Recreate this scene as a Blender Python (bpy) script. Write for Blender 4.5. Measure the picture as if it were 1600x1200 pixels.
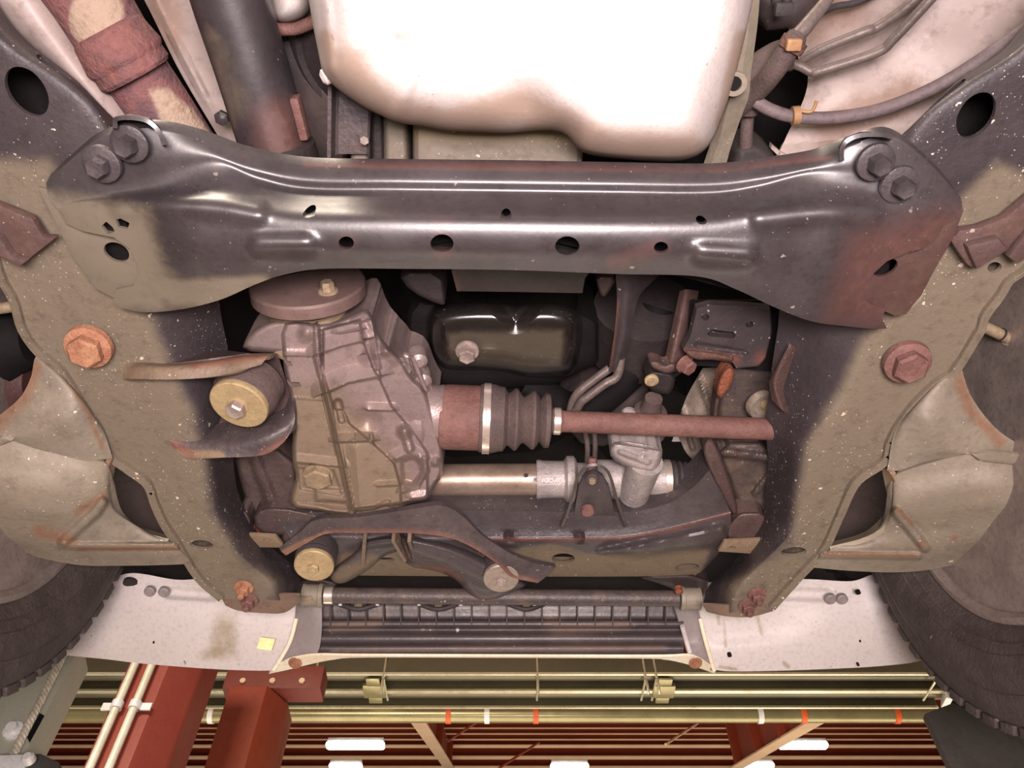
import bpy, bmesh, math, random
import numpy as np
from mathutils import Vector

random.seed(7)
for _o in list(bpy.data.objects):
    bpy.data.objects.remove(_o)
scene = bpy.context.scene
COL = scene.collection
ELEV = math.radians(55)
FPX = 1300.0
CAM = np.array([0.0, 0.0, 1.5])

# ------------------------------------------------------------------ camera, world, lights, exposure
cam_data = bpy.data.cameras.new('camera')
cam_data.sensor_width = 36
cam_data.lens = 36 * FPX / 1600
cam_data.clip_start = 0.02
cam = bpy.data.objects.new('camera', cam_data)
COL.objects.link(cam)
cam.location = CAM
cam.rotation_euler = (math.radians(90) + ELEV, 0, 0)
scene.camera = cam
vs = scene.view_settings
vs.view_transform = 'Standard'
vs.look = 'None'
vs.exposure = -0.15
vs.gamma = 1
vs.use_curve_mapping = False

world = bpy.data.worlds.new('hall')
scene.world = world
world.use_nodes = True
world.node_tree.nodes['Background'].inputs[0].default_value = (1.0, 0.90, 0.82, 1)
world.node_tree.nodes['Background'].inputs[1].default_value = 0.17


def lamp(name, kind, loc, target, power, color, **kw):
    d = bpy.data.lights.new(name, kind)
    d.energy = power
    d.color = color
    for k, v in kw.items():
        setattr(d, k, v)
    o = bpy.data.objects.new(name, d)
    COL.objects.link(o)
    o.location = loc
    v = Vector(target) - Vector(loc)
    o.rotation_euler = v.to_track_quat('-Z', 'Y').to_euler()
    return o


lamp('flash', 'AREA', (0.05, -0.24, 1.27), (0.0, 0.55, 2.3), 37, (1.0, 0.86, 0.90), shape='RECTANGLE', size=0.42, size_y=0.22)
lamp('inspection_lamp', 'SPOT', (0.0, -0.9, 0.55), (0.0, 0.95, 2.3), 80, (1.0, 0.83, 0.58), spot_size=math.radians(50), spot_blend=0.35, shadow_soft_size=0.3)
lamp('roof_fill', 'AREA', (0.5, 7.0, 0.4), (0.0, 8.0, 6.0), 640, (1.0, 0.84, 0.68), shape='RECTANGLE', size=9, size_y=7)  # unseen up-light added near the floor to brighten the roof
lamp('column_fill', 'AREA', (-1.5, -2.5, 4.6), (-0.8, 2.4, 2.6), 260, (1.0, 0.84, 0.68), shape='RECTANGLE', size=1.5, size_y=1.0)  # unseen fill added behind the camera to brighten the red columns


# ------------------------------------------------------------------ projecting measured points onto real heights
def H(px, py, h):
    """World point at height h above the camera on the measured line of sight."""
    px = np.asarray(px, float); py = np.asarray(py, float); h = np.asarray(h, float)
    u = (px - 800) / FPX
    v = (py - 600) / FPX
    ce, se = math.cos(ELEV), math.sin(ELEV)
    d = np.stack([u, ce + v * se, se - v * ce + 0 * u], -1)
    return CAM + d * (h / d[..., 2])[..., None]


def proj(P):
    P = np.asarray(P, float) - CAM
    ce, se = math.cos(ELEV), math.sin(ELEV)
    dep = P[..., 1] * ce + P[..., 2] * se
    return 800 + FPX * P[..., 0] / dep, 600 + FPX * (P[..., 1] * se - P[..., 2] * ce) / dep, dep


def metres(px, py, h, n):
    """n picture pixels, in metres, at that place."""
    return float(proj(H(px, py, h))[2]) * n / FPX


def S(r, g, b):
    def c(x):
        x /= 255.0
        return x / 12.92 if x <= 0.04045 else ((x + 0.055) / 1.055) ** 2.4
    return (c(r), c(g), c(b), 1)


# ------------------------------------------------------------------ materials
def grime(name, base, base2=None, rough=0.6, metal=0.0, nscale=9, dust=None, rust=None, rust_amt=0.0, rscale=14,
          speck=None, speck_amt=0.0, speck_scale=70, bump=0.25, bscale=160, coat=0.0, emit=0.0, paint_noise=0.5, spec=0.5, mottle=0.5):
    m = bpy.data.materials.new(name)
    m.use_nodes = True
    nt = m.node_tree
    N = nt.nodes
    L = nt.links.new
    bs = N['Principled BSDF']
    geo = N.new('ShaderNodeNewGeometry')
    pos = geo.outputs['Position']

    def noise(sc, det=4, r=0.6):
        n = N.new('ShaderNodeTexNoise')
        n.inputs['Scale'].default_value = sc
        n.inputs['Detail'].default_value = det
        n.inputs['Roughness'].default_value = r
        L(pos, n.inputs['Vector'])
        return n.outputs['Fac']

    def ramp(src, lo, hi):
        n = N.new('ShaderNodeMapRange')
        n.interpolation_type = 'SMOOTHSTEP'
        n.inputs['From Min'].default_value = lo
        n.inputs['From Max'].default_value = hi
        L(src, n.inputs['Value'])
        return n.outputs['Result']

    def mth(op, a, b):
        n = N.new('ShaderNodeMath')
        n.operation = op
        for i, x in enumerate((a, b)):
            if isinstance(x, (int, float)):
                n.inputs[i].default_value = x
            else:
                L(x, n.inputs[i])
        return n.outputs[0]

    def mix(fac, a, b):
        n = N.new('ShaderNodeMix')
        n.data_type = 'RGBA'
        L(fac, n.inputs[0])
        for i, x in ((6, a), (7, b)):
            if isinstance(x, tuple):
                n.inputs[i].default_value = x
            else:
                L(x, n.inputs[i])
        return n.outputs[2]

    c = mix(ramp(noise(nscale, 5, 0.65), 0.35, 0.68), base, base2 or tuple(min(1, k * 1.45) for k in base[:3]) + (1,))
    fine = noise(bscale, 3)
    c = mix(mth('MULTIPLY', ramp(fine, 0.45, 0.75), 0.35), c, tuple(k * 0.55 for k in base[:3]) + (1,))
    rg = mth('ADD', mth('MULTIPLY', noise(nscale * 3, 3), 0.25), rough - 0.125)

    def attr(n):
        a = N.new('ShaderNodeAttribute')
        a.attribute_name = n
        return a.outputs['Fac']
    if dust:
        f = mth('ADD', attr('dust'), mth('MULTIPLY', mth('SUBTRACT', noise(28, 6, 0.7), 0.5), paint_noise * 2))
        f = mth('MULTIPLY', ramp(f, 0.12, 0.92), ramp(attr('dust'), 0.0, 0.15))
        c = mix(f, c, dust)
        rg = mth('MAXIMUM', rg, mth('MULTIPLY', f, 0.75))
    if rust:
        f = mth('ADD', ramp(noise(rscale, 7, 0.72), 0.72 - rust_amt * 0.45, 0.86 - rust_amt * 0.45), attr('rust'))
        f = mth('MULTIPLY', mth('MINIMUM', f, 1.0), mth('ADD', mth('MULTIPLY', noise(90, 3), 0.9), 0.3))
        c = mix(mth('MINIMUM', f, 1.0), c, rust)
        rg = mth('MAXIMUM', rg, mth('MULTIPLY', f, 0.8))
    if speck:
        cl = ramp(noise(9, 3), 0.40, 0.62)
        for sc, amt, big in ((speck_scale, speck_amt, 0.30), (speck_scale * 3.1, min(0.9, speck_amt * 1.6), 0.34)):
            v = N.new('ShaderNodeTexVoronoi')
            v.inputs['Scale'].default_value = sc
            wn = N.new('ShaderNodeTexNoise')
            wn.inputs['Scale'].default_value = sc * 1.7
            L(pos, wn.inputs['Vector'])
            vm = N.new('ShaderNodeVectorMath'); vm.operation = 'MULTIPLY_ADD'
            L(wn.outputs['Color'], vm.inputs[0])
            vm.inputs[1].default_value = (0.8 / sc,) * 3
            L(pos, vm.inputs[2])
            L(vm.outputs[0], v.inputs['Vector'])
            sep = N.new('ShaderNodeSeparateColor')
            L(v.outputs['Color'], sep.inputs[0])
            rad = mth('MULTIPLY', mth('POWER', sep.outputs[1], 2.4), big)
            on = mth('LESS_THAN', v.outputs['Distance'], rad)
            on = mth('MULTIPLY', on, mth('LESS_THAN', sep.outputs[0], mth('MULTIPLY', cl, amt)))
            on = mth('MULTIPLY', on, mth('ADD', mth('MULTIPLY', sep.outputs[2], 0.7), 0.2))
            c = mix(mth('MINIMUM', on, 1.0), c, speck)
    if mottle:
        f = mth('MULTIPLY', ramp(noise(nscale * 5, 9, 0.78), 0.48, 0.70), mottle)
        dk = N.new('ShaderNodeMix'); dk.data_type = 'RGBA'; dk.blend_type = 'MULTIPLY'
        L(f, dk.inputs[0]); L(c, dk.inputs[6]); dk.inputs[7].default_value = (0.50, 0.44, 0.42, 1)
        c = dk.outputs[2]
        f2 = mth('MULTIPLY', ramp(noise(nscale * 8 + 20, 8, 0.75), 0.56, 0.75), mottle * 0.55)
        lt = N.new('ShaderNodeMix'); lt.data_type = 'RGBA'
        L(f2, lt.inputs[0]); L(c, lt.inputs[6]); lt.inputs[7].default_value = tuple(min(1, k * 1.7 + 0.03) for k in base[:3]) + (1,)
        c = lt.outputs[2]
    L(c, bs.inputs['Base Color'])
    L(rg, bs.inputs['Roughness'])
    bs.inputs['Metallic'].default_value = metal
    bs.inputs['Specular IOR Level'].default_value = spec
    bs.inputs['Coat Weight'].default_value = coat
    bs.inputs['Coat Roughness'].default_value = 0.25
    if bump:
        b = N.new('ShaderNodeBump')
        b.inputs['Strength'].default_value = bump
        b.inputs['Distance'].default_value = 0.003
        L(mth('ADD', fine, mth('MULTIPLY', noise(nscale * 5, 4), 1.2)), b.inputs['Height'])
        L(b.outputs[0], bs.inputs['Normal'])
    if emit:
        bs.inputs['Emission Color'].default_value = base
        bs.inputs['Emission Strength'].default_value = emit
    return m


TAN = S(150, 134, 108)
RUST = S(138, 84, 66)
ORANGE = S(178, 92, 48)
M = {}
M['beam'] = grime('black_painted_steel', S(49, 43, 45), S(63, 56, 58), 0.42, 0.0, 8, dust=S(108, 98, 82), rust=S(104, 68, 60), rust_amt=0.10, speck=S(150, 138, 130), speck_amt=0.12, speck_scale=130, bump=0.04, spec=0.9, coat=0.25, mottle=0.4)
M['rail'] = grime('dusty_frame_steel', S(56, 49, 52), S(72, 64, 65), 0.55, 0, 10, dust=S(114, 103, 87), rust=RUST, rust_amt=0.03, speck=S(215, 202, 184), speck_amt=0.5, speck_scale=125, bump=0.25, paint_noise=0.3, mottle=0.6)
M['arm_metal'] = grime('pale_dusty_metal', S(140, 130, 114), S(122, 113, 100), 0.6, 0.05, 7, dust=S(156, 142, 116), rust=S(130, 92, 66), rust_amt=0.06, rscale=9, speck=S(225, 215, 196), speck_amt=0.3, speck_scale=110, bump=0.2)
M['rust'] = grime('brown_rust', S(108, 75, 68), S(126, 90, 82), 0.7, 0, 30, rust=S(90, 58, 52), rust_amt=0.3, bump=0.4, bscale=260)
M['flange'] = grime('brown_grey_flange', S(104, 84, 79), S(118, 96, 90), 0.6, 0.1, 20, rust=S(92, 66, 60), rust_amt=0.15, bump=0.1)
M['rustbolt'] = grime('orange_rust', S(152, 100, 76), S(176, 130, 98), 0.7, 0, 40, rust=S(120, 66, 52), rust_amt=0.25, bump=0.45, bscale=260)
M['exhaust'] = grime('scaled_rust', S(134, 90, 87), S(100, 76, 80), 0.85, 0, 26, dust=S(172, 150, 130), rust=S(146, 90, 70), rust_amt=0.30, rscale=24, bump=0.8, bscale=120, paint_noise=0.35)
M['cast'] = grime('cast_aluminium', S(160, 142, 138), S(148, 130, 126), 0.42, 0.35, 12, dust=S(140, 123, 104), rust=S(132, 104, 92), rust_amt=0.03, bump=0.2, bscale=300, paint_noise=0.45)
M['castlight'] = grime('clean_cast_aluminium', S(176, 166, 162), S(152, 142, 140), 0.5, 0.2, 30, rust=S(112, 100, 98), rust_amt=0.12, rscale=40, bump=0.3, bscale=260)
M['tube'] = grime('bare_steel_tube', S(170, 150, 134), S(146, 126, 112), 0.4, 0.5, 14, speck=S(90, 75, 66), speck_amt=0.2, speck_scale=150, bump=0.05)
M['pan'] = grime('pale_pan_metal', S(212, 203, 198), S(201, 191, 186), 0.55, 0.0, 5, dust=S(176, 154, 138), rust=S(210, 192, 176), rust_amt=0.05, speck=S(150, 130, 120), speck_amt=0.14, speck_scale=90, bump=0.08, bscale=220, mottle=0.2)  # dust colour here is the beige tone along the pan's edges
M['bodywhite'] = grime('white_body_paint', S(186, 170, 162), S(168, 152, 145), 0.5, 0, 6, dust=S(150, 127, 114), rust=S(150, 124, 112), rust_amt=0.10, rscale=7, bump=0.1, bscale=60)
M['apron'] = grime('white_bumper_plastic', S(212, 204, 199), S(207, 198, 194), 0.45, 0, 3, dust=S(150, 134, 100), speck=S(80, 70, 66), speck_amt=0.05, speck_scale=80, bump=0.03, mottle=0.06)
M['apron_edge'] = grime('cream_bumper_lip', S(240, 226, 196), None, 0.4, 0, 5, bump=0.05, mottle=0)
M['apron_grey'] = grime('grey_bumper_inset', S(150, 140, 138), S(138, 128, 126), 0.45, 0, 8, bump=0.08, mottle=0)
M['black'] = grime('black_gloss_paint', S(28, 25, 24), S(34, 31, 28), 0.22, 0, 8, dust=S(66, 58, 46), speck=S(150, 135, 120), speck_amt=0.10, speck_scale=150, bump=0.03, coat=0.6)
M['dark'] = grime('sooty_black_metal', S(40, 34, 34), S(54, 46, 45), 0.6, 0, 10, rust=S(86, 60, 52), rust_amt=0.1, bump=0.3)
M['deep_black'] = grime('engine_bay_black', S(18, 15, 15), S(24, 20, 20), 0.8, 0, 10, bump=0.2, spec=0.2)  # black parts; also stands for the shade inside holes and box sections
M['rubber'] = grime('black_rubber', S(52, 45, 46), S(66, 58, 58), 0.7, 0, 14, dust=S(110, 96, 80), bump=0.3)
M['boot'] = grime('brown_dusty_rubber', S(92, 76, 72), S(80, 67, 65), 0.75, 0, 30, rust=S(82, 64, 60), rust_amt=0.25, bump=0.3, bscale=300)
M['hose'] = grime('grey_rubber_hose', S(104, 90, 92), S(120, 106, 104), 0.65, 0, 30, bump=0.3)
M['line'] = grime('grey_metal_line', S(116, 104, 98), S(96, 84, 80), 0.5, 0.2, 20, bump=0.2)
M['steelband'] = grime('bright_steel_band', S(224, 204, 192), None, 0.3, 0.7, 20, bump=0.05)
M['bolt'] = grime('grey_zinc_bolt', S(188, 172, 162), S(150, 134, 126), 0.4, 0.4, 40, rust=RUST, rust_amt=0.05, bump=0.15)
M['bolttan'] = grime('tan_dusty_bolt', S(160, 142, 116), S(140, 122, 98), 0.6, 0.2, 40, bump=0.2)
M['boltblack'] = grime('black_bolt', S(62, 56, 58), S(82, 74, 76), 0.45, 0.1, 40, rust=RUST, rust_amt=0.08, bump=0.2)
M['bushplate'] = grime('yellowed_zinc_plate', S(180, 158, 118), S(162, 142, 106), 0.55, 0.15, 30, rust=S(136, 104, 74), rust_amt=0.25, bump=0.25)
M['bushgrey'] = grime('grey_zinc_plate', S(166, 152, 138), S(146, 132, 120), 0.5, 0.3, 30, bump=0.2)
M['bracket'] = grime('rusty_black_bracket', S(66, 58, 59), S(86, 75, 73), 0.5, 0, 11, dust=S(128, 108, 86), rust=S(122, 80, 66), rust_amt=0.17, rscale=18, speck=S(205, 190, 175), speck_amt=0.14, speck_scale=120, bump=0.3)
M['fcross'] = grime('dusty_black_crossmember', S(60, 53, 55), S(76, 68, 68), 0.45, 0, 10, dust=S(104, 91, 73), rust=S(110, 68, 58), rust_amt=0.06, rscale=18, speck=S(195, 180, 165), speck_amt=0.12, speck_scale=130, bump=0.2)
M['flake'] = grime('flaking_orange_rust', S(112, 78, 66), S(84, 62, 56), 0.85, 0, 50, rust=ORANGE, rust_amt=0.32, rscale=40, bump=0.9, bscale=140)
M['plastic'] = grime('dirty_black_plastic', S(70, 63, 65), S(92, 80, 76), 0.42, 0, 10, rust=S(116, 98, 88), rust_amt=0.16, rscale=12, speck=S(190, 180, 170), speck_amt=0.06, bump=0.12)
M['tyre'] = grime('tyre_rubber', S(62, 53, 50), S(76, 66, 62), 0.75, 0, 30, speck=S(120, 110, 100), speck_amt=0.15, speck_scale=120, bump=0.4, bscale=220)
M['rim'] = grime('dull_steel_wheel', S(150, 136, 128), S(128, 116, 110), 0.45, 0.4, 20, bump=0.1)
M['hub'] = grime('dark_red_brown_hub', S(66, 42, 40), S(78, 52, 48), 0.5, 0, 12, speck=S(140, 120, 110), speck_amt=0.1, bump=0.2)
M['redsteel'] = grime('red_oxide_steel', S(150, 66, 40), S(142, 60, 38), 0.5, 0, 3, bump=0.05, bscale=40, mottle=0.12)
M['redshade'] = grime('dull_red_roof_sheet', S(122, 52, 36), S(116, 48, 34), 0.6, 0, 3, bump=0.03, bscale=40, mottle=0)
M['purlin'] = grime('pale_lit_flange', S(232, 200, 164), S(222, 186, 150), 0.5, 0, 3, bump=0.02, mottle=0)  # cream puts the light on red flanges into the colour; also plain pale steel
M['lilacred'] = grime('red_column_paint', S(152, 72, 58), S(146, 66, 54), 0.45, 0, 4, bump=0.05, mottle=0.12)
M['cream'] = grime('pale_conduit', S(226, 220, 196), None, 0.35, 0.1, 10, bump=0.04, mottle=0)
M['greypost'] = grime('grey_green_post_paint', S(190, 190, 172), S(178, 178, 160), 0.45, 0, 5, bump=0.04, mottle=0)
M['cable'] = grime('steel_rope', S(226, 216, 196), S(190, 178, 156), 0.4, 0.1, 60, bump=0.1, mottle=0)
M['heater'] = grime('dark_reflective_trough', S(112, 106, 84), S(96, 92, 74), 0.3, 0.3, 2, bump=0.0, mottle=0)
M['heatedge'] = grime('polished_trough_edge', S(232, 220, 186), None, 0.25, 0.6, 2, bump=0.0)
M['pipe'] = grime('olive_metal_pipe', S(166, 158, 116), S(150, 142, 104), 0.3, 0.5, 4, bump=0.02, mottle=0)
M['clamp'] = grime('orange_pipe_clamp', S(214, 92, 40), None, 0.45, 0, 10, bump=0.03)
M['panelgrey'] = grime('dark_grey_panel', S(86, 82, 76), S(76, 72, 68), 0.5, 0, 3, bump=0.06, bscale=80)
M['glow'] = grime('lit_fluorescent_lens', (1.0, 0.95, 0.82, 1), None, 0.5, 0, 3, bump=0, emit=9.0, mottle=0)
M['white'] = grime('plain_white', S(232, 230, 224), None, 0.35, 0.1, 8, bump=0.03, mottle=0)
M['sticker'] = grime('pale_yellow_sticker', S(252, 232, 160), None, 0.6, 0, 8, bump=0, mottle=0)
M['floorgrey'] = grime('concrete', S(150, 140, 128), None, 0.7, 0, 2, bump=0.1)
M['clip'] = grime('tan_wire_clip', S(168, 130, 92), S(150, 108, 70), 0.6, 0.1, 30, bump=0.1)


# ------------------------------------------------------------------ mesh tools
class MB:
    def __init__(s):
        s.v = []
        s.f = []

    def add(s, V, F):
        o = len(s.v)
        s.v += [tuple(map(float, p)) for p in V]
        s.f += [tuple(i + o for i in f) for f in F]
        return s

    def grid(s, P, cu=False, cv=False):
        nu, nv = P.shape[:2]
        F = []
        for i in range(nu if cu else nu - 1):
            for j in range(nv if cv else nv - 1):
                a, b = (i + 1) % nu, (j + 1) % nv
                F.append((i * nv + j, a * nv + j, a * nv + b, i * nv + b))
        return s.add(P.reshape(-1, 3), F)

    def box(s, c, a, b, d):
        """centre and three half-edge vectors"""
        c, a, b, d = (np.array(x, float) for x in (c, a, b, d))
        V = [c + i * a + j * b + k * d for i in (-1, 1) for j in (-1, 1) for k in (-1, 1)]
        return s.add(V, [(0, 1, 3, 2), (4, 6, 7, 5), (0, 4, 5, 1), (2, 3, 7, 6), (0, 2, 6, 4), (1, 5, 7, 3)])

    def bar(s, p, q, w, up=(0, 0, 1), t=None):
        p, q, up = (np.array(x, float) for x in (p, q, up))
        d = (q - p) / 2
        x = np.cross(d, up); x /= np.linalg.norm(x)
        z = np.cross(x, d); z /= np.linalg.norm(z)
        return s.box((p + q) / 2, d, x * w / 2, z * (t or w) / 2)

    def prism(s, pts, vec):
        P = np.array(pts, float)
        n = len(P)
        V = list(P) + list(P + np.array(vec, float))
        F = [tuple(range(n)), tuple(range(2 * n - 1, n - 1, -1))]
        F += [(i, (i + 1) % n, n + (i + 1) % n, n + i) for i in range(n)]
        return s.add(V, F)

    def rings(s, C, R, X, Y, seg, caps=True):
        t = np.linspace(0, 2 * np.pi, seg, endpoint=False)
        P = np.array([c + r * (np.cos(t)[:, None] * x + np.sin(t)[:, None] * y) for c, r, x, y in zip(C, R, X, Y)])
        o = len(s.v)
        s.grid(P, False, True)
        if caps:
            n = len(C)
            s.f.append(tuple(range(o, o + seg)))
            s.f.append(tuple(range(o + (n - 1) * seg, o + n * seg)))
        return s

    def tube(s, pts, r, seg=16, n=40, caps=True):
        P = spline(np.array(pts, float), n) if n else np.array(pts, float)
        r = np.interp(np.linspace(0, 1, len(P)), np.linspace(0, 1, len(np.atleast_1d(r))), np.atleast_1d(r))
        T = np.gradient(P, axis=0)
        T /= np.linalg.norm(T, axis=1)[:, None]
        a = np.array([0, 0, 1.0]) if abs(T[0][2]) < 0.9 else np.array([1.0, 0, 0])
        X = []
        Y = []
        for t in T:
            a = a - t * np.dot(a, t)
            a /= np.linalg.norm(a)
            X.append(a)
            Y.append(np.cross(t, a))
        return s.rings(P, r, X, Y, seg, caps)

    def lathe(s, p, axis, prof, seg=48, caps=True):
        p = np.array(p, float)
        a = np.array(axis, float); a /= np.linalg.norm(a)
        x = np.cross(a, [0, 0, 1.0] if abs(a[2]) < 0.9 else [1.0, 0, 0]); x /= np.linalg.norm(x)
        y = np.cross(a, x)
        return s.rings([p + a * t for t, r in prof], [max(r, 1e-5) for t, r in prof], [x] * len(prof), [y] * len(prof), seg, caps)


def spline(P, n):
    """Catmull-Rom through the points along axis 0."""
    k = len(P)
    if k < 3:
        t = np.linspace(0, 1, n)
        sh = (n,) + (1,) * (P.ndim - 1)
        return P[0] * (1 - t).reshape(sh) + P[-1] * t.reshape(sh)
    E = np.concatenate([[2 * P[0] - P[1]], P, [2 * P[-1] - P[-2]]])
    out = []
    for u in np.linspace(0, k - 1, n):
        i = min(int(u), k - 2)
        t = u - i
        a, b, c, d = E[i], E[i + 1], E[i + 2], E[i + 3]
        out.append(0.5 * (2 * b + (c - a) * t + (2 * a - 5 * b + 4 * c - d) * t * t + (3 * b - a - 3 * c + d) * t ** 3))
    return np.array(out)


def lin(P, n):
    k = len(P)
    u = np.linspace(0, k - 1, n)
    i = np.minimum(u.astype(int), k - 2)
    t = (u - i).reshape((-1,) + (1,) * (P.ndim - 1))
    return P[i] * (1 - t) + P[i + 1] * t


def sm(x):
    x = np.clip(x, 0, 1)
    return x * x * (3 - 2 * x)


def segdist(px, py, pts, closed=False):
    p = np.array(pts, float)
    best = np.full(np.shape(px), 1e9)
    n = len(p)
    for i in range(n if closed else n - 1):
        a, b = p[i], p[(i + 1) % n]
        d = b - a
        t = np.clip(((px - a[0]) * d[0] + (py - a[1]) * d[1]) / (d @ d + 1e-9), 0, 1)
        best = np.minimum(best, np.hypot(px - a[0] - t * d[0], py - a[1] - t * d[1]))
    return best


def inside(px, py, poly):
    r = np.zeros(np.shape(px), bool)
    n = len(poly)
    for i in range(n):
        (x0, y0), (x1, y1) = poly[i], poly[(i + 1) % n]
        if y0 == y1:
            continue
        c = (py > min(y0, y1)) & (py <= max(y0, y1)) & (px < x0 + (py - y0) * (x1 - x0) / (y1 - y0))
        r ^= c
    return r


def ridge(pts, w, amp):
    return lambda x, y: -amp * sm(1.25 * (1 - segdist(x, y, pts) / w))


def wedge(pts, up, dn, amp):
    """cast rib: a long ramp on its left-hand side, a steep drop on the other"""
    def fn(x, y):
        p = np.array(pts, float)
        best = np.full(np.shape(x), 1e9)
        side = np.zeros(np.shape(x))
        for a_, b_ in zip(p[:-1], p[1:]):
            e = b_ - a_
            t = np.clip(((x - a_[0]) * e[0] + (y - a_[1]) * e[1]) / (e @ e), 0, 1)
            q = np.hypot(x - a_[0] - t * e[0], y - a_[1] - t * e[1])
            s_ = e[0] * (y - a_[1]) - e[1] * (x - a_[0])
            side = np.where(q < best, s_, side)
            best = np.minimum(best, q)
        return -amp * np.clip(np.where(side < 0, 1 - best / up, 1 - best / dn), 0, 1)
    return fn


def area(poly, amp, soft=4):
    def fn(x, y):
        d = segdist(x, y, poly, True)
        d = np.where(inside(x, y, poly), d, -d)
        return -amp * sm(0.5 + d / (2 * soft))
    return fn


def dome(cx, cy, r, amp):
    return lambda x, y: -amp * sm(1 - np.hypot(x - cx, y - cy) / r)


def ell(cx, cy, rx, ry, rot=0, n=28):
    t = np.linspace(0, 2 * np.pi, n, endpoint=False)
    c, s_ = math.cos(math.radians(rot)), math.sin(math.radians(rot))
    return [(cx + rx * math.cos(a) * c - ry * math.sin(a) * s_, cy + rx * math.cos(a) * s_ + ry * math.sin(a) * c) for a in t]


def blob(poly, soft=12):
    """0..1 coverage: 1 inside the outline, fading out over soft pixels."""
    def fn(x, y):
        d = segdist(x, y, poly, True)
        return sm(0.5 + np.where(inside(x, y, poly), d, -d) / (2 * soft))
    return fn


def near(pts, w):
    return lambda x, y: sm(1 - segdist(x, y, pts) / w)


def both(*f):
    return lambda x, y: np.max([g(x, y) for g in f], axis=0)


def bevel_(bm, w, ang=30):
    E = [e for e in bm.edges if len(e.link_faces) == 2 and e.calc_face_angle(0) > math.radians(ang)]
    if E:
        bmesh.ops.bevel(bm, geom=E, offset=w, segments=2, affect='EDGES', profile=0.6, clamp_overlap=True)


def build(mb, name, mat, parent=None, holes=None, bevel=0, sharp=32, dust=None, rust=None, kind=None, label=None):
    base = np.array(parent.matrix_basis.translation) if parent else np.zeros(3)
    if parent and parent.parent:
        base = base + np.array(parent.parent.matrix_basis.translation)
    me = bpy.data.meshes.new(name)
    me.from_pydata(mb.v, [], mb.f)
    bm = bmesh.new()
    bm.from_mesh(me)
    bmesh.ops.remove_doubles(bm, verts=bm.verts, dist=1e-6)
    bmesh.ops.recalc_face_normals(bm, faces=bm.faces)
    if bevel:
        bevel_(bm, bevel)
    bm.to_mesh(me)
    bm.free()
    if holes:
        cut = MB()
        for poly, h0, h1 in holes:      # outline lies on the sheet at height h0, cut h1 deep
            x = [p[0] for p in poly]; y = [p[1] for p in poly]
            P = H(x, y, np.full(len(x), h0))
            d = np.array([0, 0, h1])
            cut.prism(P - d, 2 * d)
        cm = bpy.data.meshes.new('cut')
        cm.from_pydata(cut.v, [], cut.f)
        bm = bmesh.new(); bm.from_mesh(cm); bmesh.ops.recalc_face_normals(bm, faces=bm.faces); bm.to_mesh(cm); bm.free()
        co = bpy.data.objects.new('cut', cm); COL.objects.link(co)
        to = bpy.data.objects.new('cut_target', me); COL.objects.link(to)
        md = to.modifiers.new('b', 'BOOLEAN')
        md.operation = 'DIFFERENCE'; md.object = co; md.solver = 'EXACT'; md.use_self = True
        dg = bpy.context.evaluated_depsgraph_get()
        me2 = bpy.data.meshes.new_from_object(to.evaluated_get(dg))
        if len(me2.polygons) > 3:
            me = me2
            me.name = name
        bpy.data.objects.remove(to); bpy.data.objects.remove(co)
    n = len(me.vertices)
    co = np.empty(n * 3); me.vertices.foreach_get('co', co); co = co.reshape(-1, 3)
    px, py, _ = proj(co)
    for key, fn in (('dust', dust), ('rust', rust)):
        if fn is not None:
            a = me.attributes.new(key, 'FLOAT', 'POINT')
            val = fn(px, py) if callable(fn) else np.full(n, float(fn))
            a.data.foreach_set('value', np.asarray(val, np.float32))
    me.vertices.foreach_set('co', (co - base).ravel())
    bm = bmesh.new(); bm.from_mesh(me)
    s = math.radians(sharp)
    for f in bm.faces:
        f.smooth = True
    for e in bm.edges:
        if len(e.link_faces) == 2 and e.calc_face_angle(0) > s:
            e.smooth = False
    bm.to_mesh(me); bm.free()
    me.materials.clear()
    me.materials.append(M[mat] if isinstance(mat, str) else mat)
    o = bpy.data.objects.new(name, me)
    COL.objects.link(o)
    if parent:
        o.parent = parent
    if kind:
        o['kind'] = kind
    if label:
        o['label'] = label
    return o


def tag(o, label, cat, group=None):
    o['label'] = label
    o['category'] = cat
    if group:
        o['group'] = group
    return o


def thing(name, label, cat, loc, group=None):
    o = bpy.data.objects.new(name, None)
    o.empty_display_size = 0.05
    COL.objects.link(o)
    o.location = [float(x) for x in loc]
    return tag(o, label, cat, group)


def sheet(rows, nu, nv, thick=0.004, feats=(), wall0=None, wall1=None, su=True, sv=True):
    """A pressed sheet through measured points (px, py, height), given thickness away from the viewer's side."""
    A = np.array(rows, float)
    A = (spline if su else lin)(A, nu)
    A = np.swapaxes((spline if sv else lin)(np.swapaxes(A, 0, 1), nv), 0, 1)
    x, y, h = A[..., 0], A[..., 1], A[..., 2].copy()
    for f in feats:
        h = h + f(x, y)
    P = H(x, y, h)
    if wall0 is not None:
        P = np.concatenate([P[:, :1] + np.array(wall0), P], 1)
    if wall1 is not None:
        P = np.concatenate([P, P[:, -1:] + np.array(wall1)], 1)
    return solid(P, thick)


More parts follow.
